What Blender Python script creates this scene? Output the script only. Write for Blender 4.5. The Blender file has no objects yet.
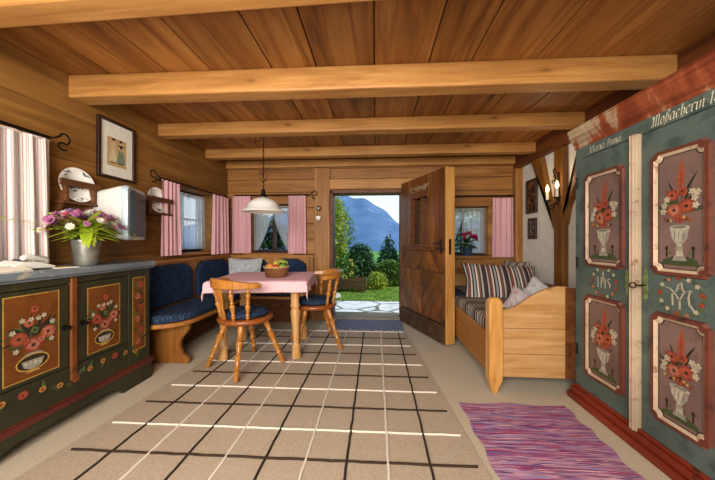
import bpy, math, random
from mathutils import Matrix, Vector
random.seed(7)
R = random.Random(11)
PI = math.pi
scene = bpy.context.scene
col = scene.collection

# ------------------------------------------------------------------ colours / materials
def lin(h):
    h = h.lstrip('#')
    out = []
    for i in (0, 2, 4):
        c = int(h[i:i+2], 16) / 255
        out.append(c/12.92 if c <= .04045 else ((c+.055)/1.055)**2.4)
    return (*out, 1.0)

class NT:
    def __init__(self, name):
        self.m = bpy.data.materials.new(name); self.m.use_nodes = True
        self.t = self.m.node_tree; self.t.nodes.clear()
        self.out = self.n('ShaderNodeOutputMaterial')
    def n(self, t, **kw):
        x = self.t.nodes.new(t)
        for k, v in kw.items():
            if k.startswith('i_'):
                key = k[2:]
                x.inputs[int(key) if key.isdigit() else key.replace('_', ' ')].default_value = v
            else: setattr(x, k, v)
        return x
    def l(self, a, b): self.t.links.new(a, b)
    def ramp(self, fac, stops, interp='LINEAR'):
        r = self.n('ShaderNodeValToRGB'); r.color_ramp.interpolation = interp
        el = r.color_ramp.elements
        while len(el) < len(stops): el.new(.5)
        for e, (p, c) in zip(el, stops):
            e.position = p; e.color = lin(c) if isinstance(c, str) else c
        self.l(fac, r.inputs[0]); return r.outputs[0]
    def mix(self, fac, a, b, mode='MIX'):
        x = self.n('ShaderNodeMix', data_type='RGBA', blend_type=mode)
        if isinstance(fac, (int, float)): x.inputs[0].default_value = fac
        else: self.l(fac, x.inputs[0])
        for s, v in ((6, a), (7, b)):
            if isinstance(v, str): x.inputs[s].default_value = lin(v)
            elif isinstance(v, tuple): x.inputs[s].default_value = v
            else: self.l(v, x.inputs[s])
        return x.outputs[2]
    def math(self, op, a, b=0.0):
        x = self.n('ShaderNodeMath', operation=op)
        for s, v in ((0, a), (1, b)):
            if isinstance(v, (int, float)): x.inputs[s].default_value = v
            else: self.l(v, x.inputs[s])
        return x.outputs[0]
    def bsdf(self, color, rough=.5, bump=None, bstr=.2, bdist=.01, spec=.4, metal=0.0, **kw):
        b = self.n('ShaderNodeBsdfPrincipled')
        if isinstance(color, str): b.inputs['Base Color'].default_value = lin(color)
        else: self.l(color, b.inputs['Base Color'])
        if isinstance(rough, (int, float)): b.inputs['Roughness'].default_value = rough
        else: self.l(rough, b.inputs['Roughness'])
        b.inputs['Specular IOR Level'].default_value = spec
        b.inputs['Metallic'].default_value = metal
        for k, v in kw.items(): b.inputs[k.replace('_', ' ')].default_value = v
        if bump is not None:
            bp = self.n('ShaderNodeBump'); bp.inputs['Strength'].default_value = bstr; bp.inputs['Distance'].default_value = bdist
            self.l(bump, bp.inputs['Height']); self.l(bp.outputs[0], b.inputs['Normal'])
        self.l(b.outputs[0], self.out.inputs[0]); return b
    def coord(self, scale=(1, 1, 1), which='Object', island=0.0):
        tc = self.n('ShaderNodeTexCoord'); mp = self.n('ShaderNodeMapping')
        mp.inputs['Scale'].default_value = scale
        src = tc.outputs[which]
        if island:
            g = self.n('ShaderNodeNewGeometry')
            v = self.n('ShaderNodeVectorMath', operation='SCALE'); v.inputs[0].default_value = (13.1, 27.7, 9.3)
            self.l(g.outputs['Random Per Island'], v.inputs[3])
            a = self.n('ShaderNodeVectorMath', operation='ADD'); self.l(src, a.inputs[0]); self.l(v.outputs[0], a.inputs[1])
            src = a.outputs[0]; self.island = g.outputs['Random Per Island']
        self.l(src, mp.inputs[0]); return mp.outputs[0]
    def noise(self, vec, scale=5, detail=4, rough=.55, dist=0.0):
        x = self.n('ShaderNodeTexNoise'); x.inputs['Scale'].default_value = scale; x.inputs['Detail'].default_value = detail
        x.inputs['Roughness'].default_value = rough; x.inputs['Distortion'].default_value = dist
        self.l(vec, x.inputs['Vector']); return x.outputs['Fac']

def flat(name, c, rough=.6, var=.12, nscale=30, bump=.1, **kw):
    t = NT(name); v = t.coord()
    n = t.noise(v, nscale, 3)
    c0 = lin(c)
    dk = tuple(x*(1-var*2) for x in c0[:3]) + (1,); lt = tuple(min(1, x*(1+var)) for x in c0[:3]) + (1,)
    t.bsdf(t.ramp(n, [(.3, dk), (.7, lt)]), rough, n if bump else None, bump, .004, **kw)
    return t.m

def wood(name, dark, mid, light, axis='X', scale=1.0, var=.3, rough=.5, knots=1.0, spec=.3, gap=None):
    t = NT(name)
    a = {'X': 0, 'Y': 1, 'Z': 2}[axis]
    s = [9.0*scale]*3; s[a] = .8*scale
    v = t.coord(tuple(s), island=1)
    n1 = t.noise(v, 1.6, 5, .6, .9)
    s2 = [60.0*scale]*3; s2[a] = 1.5*scale
    v2 = t.coord(tuple(s2), island=1)
    n2 = t.noise(v2, 1.0, 3, .6)
    f = t.math('ADD', t.math('MULTIPLY', n1, .75), t.math('MULTIPLY', n2, .25))
    c = t.ramp(f, [(.3, dark), (.48, mid), (.68, light)])
    # low frequency blotches of age
    vb = t.coord((1, 1, 1))
    nb = t.noise(vb, 1.7, 3)
    c = t.mix(t.math('MULTIPLY', t.math('SUBTRACT', nb, .35), .9), c, dark)
    if knots:
        s3 = [2.6*scale]*3; s3[a] = 1.1*scale
        vk = t.coord(tuple(s3), island=1)
        vo = t.n('ShaderNodeTexVoronoi'); vo.inputs['Scale'].default_value = 1.5; t.l(vk, vo.inputs['Vector'])
        k = t.ramp(vo.outputs['Distance'], [(.025, (1, 1, 1, 1)), (.085, (0, 0, 0, 1))])
        c = t.mix(t.math('MULTIPLY', k, .75*knots), c, tuple(x*.3 for x in lin(dark)[:3]) + (1,))
    hs = t.n('ShaderNodeHueSaturation'); hs.inputs['Saturation'].default_value = .98; hs.inputs['Hue'].default_value = .501; t.l(c, hs.inputs['Color'])
    t.l(t.math('ADD', t.math('MULTIPLY', t.island, var), 1 - var*.5), hs.inputs['Value'])
    t.bsdf(hs.outputs[0], rough, f, .25, .006, spec=spec)
    return t.m

def worn(name, base, under, amount=.5, scale=7, rough=.5):
    t = NT(name); v = t.coord()
    n = t.noise(v, scale, 6, .65); m = t.ramp(n, [(amount, (0, 0, 0, 1)), (amount+.1, (1, 1, 1, 1))])
    n2 = t.noise(v, 3, 3); c0 = lin(base)
    b = t.ramp(n2, [(.3, tuple(x*.62 for x in c0[:3])+(1,)), (.7, tuple(min(1, x*1.15) for x in c0[:3])+(1,))])
    t.bsdf(t.mix(m, b, under), rough, n, .15, .004)
    return t.m

def stripes(name, stops, repeat, axis_uv=True, rough=.9, trans=0.0, weave=True, axis=0):
    """fabric stripes along the U coordinate of the cloth"""
    t = NT(name)
    tc = t.n('ShaderNodeTexCoord'); sp = t.n('ShaderNodeSeparateXYZ')
    t.l(tc.outputs['UV' if axis_uv else 'Object'], sp.inputs[0])
    u = t.math('FRACT', t.math('MULTIPLY', sp.outputs[axis], repeat))
    c = t.ramp(u, stops, 'CONSTANT')
    n = t.noise(t.coord((1, 1, 1)), 260, 2)
    c = t.mix(.16, c, t.ramp(n, [(.3, '#606060'), (.7, '#ffffff')]), 'MULTIPLY')
    b = t.bsdf(c, rough, n, .2, .002, spec=.1)
    if trans:
        tr = t.n('ShaderNodeBsdfTranslucent'); t.l(c, tr.inputs[0])
        mx = t.n('ShaderNodeMixShader'); mx.inputs[0].default_value = trans
        t.l(b.outputs[0], mx.inputs[1]); t.l(tr.outputs[0], mx.inputs[2]); t.l(mx.outputs[0], t.out.inputs[0])
    return t.m

def dotted(name, base, dot, scale=38, size=.23):
    t = NT(name)
    vo = t.n('ShaderNodeTexVoronoi'); vo.inputs['Scale'].default_value = scale; vo.inputs['Randomness'].default_value = .45
    t.l(t.coord(), vo.inputs['Vector'])
    k = t.ramp(vo.outputs['Distance'], [(size, (1, 1, 1, 1)), (size+.08, (0, 0, 0, 1))])
    n = t.noise(t.coord(), 9, 3)
    b = t.mix(t.math('MULTIPLY', n, .5), base, '#0b1420')
    t.bsdf(t.mix(k, b, dot), .92, n, .1, .004, spec=.1)
    return t.m

M = {}
M['ceiling'] = wood('ceiling_wood', '#57300f', '#8f5824', '#b07a3c', 'Y', .8, .62, .45, 1.0)
M['beam'] = wood('beam_wood', '#8a5825', '#ab763a', '#c49250', 'X', 1.0, .1, .5, .8)
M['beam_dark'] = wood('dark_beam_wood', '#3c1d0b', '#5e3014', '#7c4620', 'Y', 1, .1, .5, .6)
M['wall_left'] = wood('left_wall_wood', '#543512', '#7c5220', '#98692f', 'Y', .7, .12, .55, .7)
M['wall_back'] = wood('back_wall_wood', '#6b4018', '#94612c', '#b17c40', 'X', .8, .22, .5, .9)
M['post'] = wood('post_wood', '#70451b', '#9c6830', '#b98748', 'Z', 1, .15, .5, .8)
M['timber'] = wood('timber_wood', '#4a2a0c', '#6f4415', '#8a5a22', 'Z', 1, .15, .5, .6)
M['bench'] = wood('bench_wood', '#7a4517', '#a3662a', '#bb8040', 'Y', 1.2, .12, .4, .4)
M['bench_z'] = wood('bench_upright_wood', '#663a13', '#8c5622', '#a46c32', 'Z', 1.2, .12, .4, .4)
M['chair'] = wood('chair_wood', '#8a5018', '#ab6c24', '#c48638', 'Z', 6, .12, .28, 0, .5)
M['chair_seat'] = wood('chair_seat_wood', '#5d2c0c', '#8a4614', '#a6602a', 'X', 4, .1, .28, 0, .5)
M['table'] = wood('table_wood', '#a5713a', '#c3935a', '#d8b07a', 'Z', 1.5, .1, .4, .2)
M['door'] = wood('door_wood', '#371c08', '#64380f', '#86521f', 'Z', 1.1, .75, .4, .8, .4)
M['door_pale'] = wood('door_edge_wood', '#8a5622', '#b57f3c', '#cfa05c', 'Z', 1, .1, .5, .8)
M['door_kick'] = wood('door_kick_wood', '#2c1a0d', '#4a3320', '#5f472f', 'X', 1, .2, .6, .4)
M['settee'] = wood('settee_wood', '#94682f', '#b68a55', '#c6a06c', 'X', 1.6, .1, .4, .9)
M['settee_z'] = wood('settee_post_wood', '#a2682a', '#c58f48', '#d8aa66', 'Z', 1.0, .1, .4, .5)
M['settee_y'] = wood('settee_rail_wood', '#70400f', '#9a6024', '#b47a3a', 'Y', 1.0, .1, .4, .5)
M['dark_panel'] = wood('dark_panel_wood', '#3d1c0a', '#5d3115', '#7a4a22', 'Y', 1, .2, .45, .5)
M['rack'] = wood('rack_wood', '#3c200c', '#5e3616', '#7a4c22', 'Y', 1.3, .2, .5, .3)
M['frame_dark'] = flat('dark_frame', '#2e170e', .4, .2)
M['plaster'] = flat('white_plaster', '#d9d6cd', .9, .05, 9, .3)
M['iron'] = flat('wrought_iron', '#15120f', .5, .2, 40, .2, metal=.6)
M['steel'] = flat('zinc', '#9a9a92', .38, .2, 14, .1, metal=.75)
M['brass'] = flat('old_brass', '#7d8a58', .45, .25, 20, .1, metal=.4)
M['navy'] = flat('navy_cloth', '#24354f', .95, .22, 18, .2, spec=.1)
M['navy_dot'] = dotted('navy_dotted_cloth', '#273852', '#6c7c90', 62, .17)
M['white'] = flat('white_ceramic', '#eceae2', .25, .04, 20, 0)
M['sheer'] = None
M['plastic'] = flat('grey_white_plastic', '#d4d3cb', .35, .03, 20, 0)
M['plastic_dark'] = flat('dark_plastic', '#3a4348', .3, .1)
M['screen'] = flat('screen_glass', '#47626f', .4, .2, 4, 0, spec=.35)
M['paper'] = flat('paper', '#e6e2d4', .8, .05, 20, 0)
M['paper_cream'] = flat('cream_paper', '#d8cba8', .8, .05, 20, 0)
M['paper_tan'] = flat('tan_paper', '#c0a06c', .8, .12, 40, 0)
M['black'] = flat('black_paint', '#14110e', .6, .1)
M['skin_print'] = flat('print_skin', '#d8a988', .8, .05)
M['print_green'] = flat('print_green', '#6f8470', .8, .1)
M['print_cream'] = flat('print_cream', '#cdbf95', .8, .1)
M['blue_print'] = flat('blue_print', '#39425c', .5, .1)
# painted furniture
M['cab_green'] = worn('cabinet_green_paint', '#2d2d1c', '#403a22', .6, 6, .45)
M['cab_top'] = worn('cabinet_top_paint', '#6a747c', '#a59c88', .56, 9, .35)
M['cab_orange'] = worn('cabinet_orange_paint', '#6c3c14', '#45250d', .56, 8, .45)
M['cab_border'] = worn('cabinet_ochre_border', '#b08a3c', '#6d5a24', .56, 20)
M['cab_red'] = worn('cabinet_red_moulding', '#56241a', '#32201a', .55, 12, .5)
M['w_blue'] = worn('wardrobe_teal_paint', '#515f59', '#3b4a46', .52, 9, .42)
M['w_red'] = worn('wardrobe_red_paint', '#653528', '#42241d', .55, 14, .45)
M['w_cream'] = worn('wardrobe_cream_paint', '#b7a288', '#8a6a54', .56, 22, .45)
M['w_mauve'] = worn('wardrobe_mauve_paint', '#715a52', '#5c4842', .56, 10, .45)
M['w_plinth'] = worn('wardrobe_plinth_red', '#7a2a16', '#431a10', .56, 12, .45)
def marbled():
    t = NT('marbled_cornice_paint'); v = t.coord((1, 5.5, 2))
    n = t.noise(v, .75, 5, .6, .5)
    c = t.ramp(n, [(.38, '#74341e'), (.48, '#8e4a2c'), (.53, '#a89274'), (.64, '#b8a688'), (.7, '#80442a')])
    n2 = t.noise(t.coord((3, 1, 30)), 2, 3)
    t.bsdf(t.mix(.5, c, t.ramp(n2, [(.35, '#7a4a30'), (.6, '#ffffff')]), 'MULTIPLY'), .5, n2, .2, .004)
    return t.m
M['w_cornice'] = marbled()
for k, c in dict(p_red='#823628', p_orange='#94482e', p_pink='#a06450', p_white='#a8a08c', p_grey='#8a8478', p_dark='#2a2418',
                 p_green='#3a4626', p_leaf='#4c5c34', p_yellow='#b08c40', p_shadow='#6e6a62').items():
    M[k] = flat(k.replace('p_', 'painted_'), c, .5, .15, 60, 0)
M['chalk'] = flat('chalk', '#b9a98c', .9, .2)
M['letter'] = flat('letter_paint', '#c9c3a8', .7, .2)

M['floor'] = None
def floor_mat():
    t = NT('beige_carpet_floor'); v = t.coord()
    n = t.noise(v, 140, 3, .7); n2 = t.noise(v, 1.3, 3)
    c = t.ramp(n, [(.3, '#a89c88'), (.7, '#cfc4ae')])
    c = t.mix(t.math('MULTIPLY', n2, .35), c, '#aa9c84')
    t.bsdf(c, .95, n, .35, .004, spec=.1); return t.m
M['floor'] = floor_mat()
def carpet(name, a, b):
    t = NT(name); v = t.coord(); n = t.noise(v, 170, 3, .8)
    n2 = t.noise(v, 2.2, 2)
    c = t.mix(t.math('MULTIPLY', n2, .3), t.ramp(n, [(.32, a), (.68, b)]), a)
    t.bsdf(c, .97, n, .5, .004, spec=.05); return t.m
M['rug'] = carpet('taupe_rug', '#988874', '#beb09c')
M['rug_dark'] = carpet('dark_brown_yarn', '#2c241d', '#473a30')
M['rug_white'] = carpet('white_yarn', '#c9c0b2', '#ebe5d8')
def rag():
    t = NT('rag_rug_weave')
    tc = t.n('ShaderNodeTexCoord'); sp = t.n('ShaderNodeSeparateXYZ'); t.l(tc.outputs['Object'], sp.inputs[0])
    w = t.noise(t.coord((1.5, 1, 1)), 3.5, 3)
    y = t.math('ADD', sp.outputs[1], t.math('MULTIPLY', w, .014))
    cx = t.n('ShaderNodeCombineXYZ'); t.l(t.math('MULTIPLY', sp.outputs[0], .15), cx.inputs[0]); t.l(t.math('MULTIPLY', y, 11), cx.inputs[1])
    n = t.noise(cx.outputs[0], 2.2, 4, .75)
    cx2 = t.n('ShaderNodeCombineXYZ'); t.l(t.math('MULTIPLY', sp.outputs[0], 2.2), cx2.inputs[0]); t.l(t.math('MULTIPLY', y, 60), cx2.inputs[1])
    n2 = t.noise(cx2.outputs[0], 1.0, 2)
    f = t.math('ADD', t.math('MULTIPLY', n, .8), t.math('MULTIPLY', n2, .2))
    c = t.ramp(f, [(0, '#2e2a55'), (.38, '#45407c'), (.41, '#a8425e'), (.435, '#8484b0'), (.46, '#c08a9c'), (.48, '#54366e'), (.505, '#cfa8b0'), (.525, '#7a3c70'), (.545, '#a82c48'), (.565, '#5f5a98'), (.59, '#dcc4c2'), (.615, '#8a4a78'), (.65, '#3f2c5c')], 'CONSTANT')
    t.bsdf(c, .95, f, .8, .01, spec=.1); return t.m
M['rag'] = rag()
def doormat():
    t = NT('blue_grey_woven_mat')
    w = t.n('ShaderNodeTexWave', wave_type='BANDS', bands_direction='DIAGONAL'); w.inputs['Scale'].default_value = 4.2; w.inputs['Distortion'].default_value = 2.5
    w.inputs['Detail'].default_value = 2; t.l(t.coord((1, 1.6, 1)), w.inputs['Vector'])
    n = t.noise(t.coord(), 90, 2)
    c = t.ramp(w.outputs['Fac'], [(.25, '#565d72'), (.45, '#8a8e9e'), (.62, '#bcbcc2'), (.85, '#666c80')])
    t.bsdf(c, .95, n, .4, .004, spec=.05); return t.m
M['doormat'] = doormat()
M['curtain_red'] = stripes('red_white_striped_curtain', [(0, '#f6f0ea'), (.2, '#d98e88'), (.27, '#faf4ee'), (.5, '#efc4be'), (.6, '#f8f2ec'), (.76, '#c4b6ae'), (.81, '#faf4ee')], 26, trans=.4)
M['curtain_pink'] = stripes('pink_curtain', [(0, '#e6b0b8'), (.3, '#f2d4d6'), (.42, '#e4acb4'), (.7, '#d99aa4'), (.8, '#eec6ca')], 26, trans=.15)
M['settee_stripe'] = stripes('multi_stripe_cloth', [(0, '#372a2a'), (.07, '#a8a298'), (.13, '#57484a'), (.2, '#7c4640'), (.29, '#cfc7b6'), (.35, '#43383a'), (.43, '#8e9294'), (.52, '#3a2f31'), (.58, '#d2cabb'), (.65, '#74504a'), (.74, '#454450'), (.8, '#b0a696'), (.87, '#43363a')], 3.6)
M['mattress_stripe'] = stripes('multi_stripe_mattress_cloth', [(0, '#372a2a'), (.07, '#a8a298'), (.13, '#57484a'), (.2, '#7c4640'), (.29, '#cfc7b6'), (.35, '#43383a'), (.43, '#8e9294'), (.52, '#3a2f31'), (.58, '#d2cabb'), (.65, '#74504a'), (.74, '#454450'), (.8, '#b0a696'), (.87, '#43363a')], 4.2, axis_uv=False, axis=1)
def blotch(name, stops, scale):
    t = NT(name); n = t.noise(t.coord(), scale, 3, .6, 1.5)
    t.bsdf(t.ramp(n, stops), .9, n, .1, .004, spec=.1); return t.m
M['pillow_blue'] = blotch('blue_white_print_cloth', [(.35, '#5d6a7c'), (.45, '#c9cccb'), (.55, '#8d98a6'), (.65, '#dcdcd6')], 22)
M['pillow_pale'] = blotch('grey_floral_cloth', [(.35, '#7d7f86'), (.45, '#bfbdb8'), (.6, '#a3a1a2'), (.68, '#d4cfca')], 26)
M['pillow_rose'] = blotch('rose_floral_cloth', [(.36, '#a86a7c'), (.42, '#b9b2b0'), (.58, '#a39a9e'), (.66, '#cfc6c2')], 22)
def gingham():
    t = NT('pink_checked_cloth')
    ch = t.n('ShaderNodeTexChecker'); ch.inputs['Scale'].default_value = 110
    ch.inputs['Color1'].default_value = lin('#e6aebb'); ch.inputs['Color2'].default_value = lin('#efccd2'); t.l(t.coord(), ch.inputs['Vector'])
    n = t.noise(t.coord(), 6, 2)
    t.bsdf(t.mix(t.math('MULTIPLY', n, .25), ch.outputs[0], '#dfa0b0'), .9, n, .1, .004, spec=.1); return t.m
M['cloth'] = gingham()
M['cloth_border'] = blotch('pink_white_lace_cloth', [(.35, '#c98d9c'), (.48, '#dfc2c6'), (.62, '#cf9faa'), (.7, '#e6d4d4')], 60)
def sheer():
    t = NT('sheer_white_voile')
    b = t.n('ShaderNodeBsdfDiffuse'); b.inputs[0].default_value = lin('#fbfbfb')
    tr = t.n('ShaderNodeBsdfTranslucent'); tr.inputs[0].default_value = lin('#ffffff')
    tp = t.n('ShaderNodeBsdfTransparent')
    m1 = t.n('ShaderNodeMixShader'); m1.inputs[0].default_value = .78; t.l(b.outputs[0], m1.inputs[1]); t.l(tr.outputs[0], m1.inputs[2])
    n = t.noise(t.coord(), 80, 2)
    m2 = t.n('ShaderNodeMixShader'); t.l(t.ramp(n, [(.3, (.3,)*3+(1,)), (.7, (.5,)*3+(1,))]), m2.inputs[0])
    t.l(m1.outputs[0], m2.inputs[1]); t.l(tp.outputs[0], m2.inputs[2]); t.l(m2.outputs[0], t.out.inputs[0]); return t.m
M['sheer'] = sheer()
def glass():
    t = NT('window_glass')
    tp = t.n('ShaderNodeBsdfTransparent'); gl = t.n('ShaderNodeBsdfGlossy'); gl.inputs['Roughness'].default_value = .02
    fr = t.n('ShaderNodeLayerWeight'); fr.inputs[0].default_value = .25
    m = t.n('ShaderNodeMixShader'); t.l(t.math('ADD', t.math('MULTIPLY', fr.outputs['Facing'], .25), .02), m.inputs[0]); t.l(tp.outputs[0], m.inputs[1]); t.l(gl.outputs[0], m.inputs[2]); t.l(m.outputs[0], t.out.inputs[0]); return t.m
M['glass'] = glass()
def opal():
    t = NT('opal_glass'); n = t.noise(t.coord(), 12, 2)
    b = t.bsdf(t.ramp(n, [(.3, '#fbf8f4'), (.7, '#ffffff')]), .25, spec=.5)
    tr = t.n('ShaderNodeBsdfTranslucent'); tr.inputs[0].default_value = lin('#f6ecdc')
    mx = t.n('ShaderNodeMixShader'); mx.inputs[0].default_value = .3
    t.l(b.outputs[0], mx.inputs[1]); t.l(tr.outputs[0], mx.inputs[2]); t.l(mx.outputs[0], t.out.inputs[0]); return t.m
M['opal'] = opal()
def glow(name, c, s):
    t = NT(name); e = t.n('ShaderNodeEmission'); e.inputs[0].default_value = lin(c); e.inputs[1].default_value = s
    t.l(e.outputs[0], t.out.inputs[0]); return t.m
M['bulb'] = glow('lit_candle_bulb', '#ffdca0', 6)
M['candle'] = flat('candle_tube', '#e5d8bc', .5, .05)
M['clay'] = flat('terracotta_tile', '#8a4a30', .8, .15)
M['pot_blue'] = flat('blue_glazed_pot', '#33465f', .3, .15)
M['wicker'] = None
def wicker():
    t = NT('wicker')
    b = t.n('ShaderNodeTexBrick'); b.inputs['Scale'].default_value = 34; b.inputs['Color1'].default_value = lin('#7a4a26'); b.inputs['Color2'].default_value = lin('#9a6436')
    b.inputs['Mortar'].default_value = lin('#3a2010'); b.inputs['Mortar Size'].default_value = .03
    tc = t.n('ShaderNodeTexCoord'); t.l(tc.outputs['UV'], b.inputs['Vector'])
    t.bsdf(b.outputs['Color'], .6, b.outputs['Fac'], .6, .004); return t.m
M['wicker'] = wicker()
M['wicker_rim'] = flat('wicker_rim', '#c09a68', .6, .2, 60, .4)
for k, c in dict(f_orange='#d0812c', f_yellow='#d8b23c', f_green='#7f9636', f_red='#b8452c').items(): M[k] = flat(k.replace('f_', 'fruit_'), c, .4, .1, 30, .1)
def leafmat(name, c1, c2, tr=.35):
    t = NT(name); t.coord(island=1)
    n = t.noise(t.coord(), 3, 2)
    c = t.ramp(t.math('ADD', t.math('MULTIPLY', t.island, .6), t.math('MULTIPLY', n, .4)), [(.2, c1), (.8, c2)])
    b = t.bsdf(c, .6, spec=.2)
    x = t.n('ShaderNodeBsdfTranslucent'); t.l(c, x.inputs[0])
    m = t.n('ShaderNodeMixShader'); m.inputs[0].default_value = tr
    t.l(b.outputs[0], m.inputs[1]); t.l(x.outputs[0], m.inputs[2]); t.l(m.outputs[0], t.out.inputs[0]); return t.m
M['leaf_bright'] = leafmat('bright_leaves', '#86a322', '#d2de58')
M['leaf_dark'] = leafmat('dark_leaves', '#16301a', '#3c6430')
M['leaf_mid'] = leafmat('mid_leaves', '#33591f', '#86a644')
M['leaf_blue'] = leafmat('blue_green_needles', '#20432e', '#648e5c')
M['leaf_yellow'] = leafmat('yellow_green_leaves', '#71902a', '#cfd65e')
M['petal_pink'] = leafmat('pink_petals', '#a8588a', '#d49ac0')
M['petal_mauve'] = leafmat('mauve_petals', '#8a6a9c', '#bfa4cc')
M['petal_rose'] = leafmat('rose_petals', '#c05a74', '#e6a0ac')
M['petal_white'] = leafmat('white_petals', '#e2dccb', '#faf6ea')
M['petal_magenta'] = leafmat('magenta_petals', '#a81c4c', '#e04878')
M['petal_yellow'] = leafmat('yellow_petals', '#d8c23a', '#f4e87c')
M['bark'] = flat('bark', '#4a3826', .9, .25, 20, .5)
M['trough'] = wood('trough_wood', '#3c2a14', '#5a4222', '#77603a', 'X', 1, .2, .7, .5)
def paving():
    t = NT('pale_flagstones')
    vo = t.n('ShaderNodeTexVoronoi', feature='DISTANCE_TO_EDGE'); vo.inputs['Scale'].default_value = 1.6; t.l(t.coord(), vo.inputs['Vector'])
    n = t.noise(t.coord(), 5, 5); c = t.ramp(n, [(.3, '#c4c4c0'), (.7, '#eeece6')])
    e = t.ramp(vo.outputs['Distance'], [(.015, (1, 1, 1, 1)), (.05, (0, 0, 0, 1))])
    t.bsdf(t.mix(e, c, '#6a6a58'), .85, n, .2, .01); return t.m
M['paving'] = paving()
M['grass'] = blotch('lawn', [(.3, '#46631c'), (.5, '#6e8a30'), (.7, '#93a848')], 9)
M['field'] = blotch('valley_field', [(.3, '#4d7a3a'), (.5, '#6fa04c'), (.7, '#8db85e')], .05)
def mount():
    t = NT('hazy_blue_mountain'); n = t.noise(t.coord(), .02, 6, .6); n2 = t.noise(t.coord((1, 1, .4)), .06, 4)  # distance haze is put into the base colour as blue
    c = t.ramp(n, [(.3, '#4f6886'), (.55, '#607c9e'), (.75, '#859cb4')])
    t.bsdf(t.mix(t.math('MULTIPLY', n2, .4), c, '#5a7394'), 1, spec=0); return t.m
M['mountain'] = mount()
M['roof_tile'] = flat('roof_tile', '#a5645a', .9, .15, 2, 0)
M['house_wall'] = flat('house_wall', '#cfc4b4', .9, .05, 2, 0)

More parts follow.
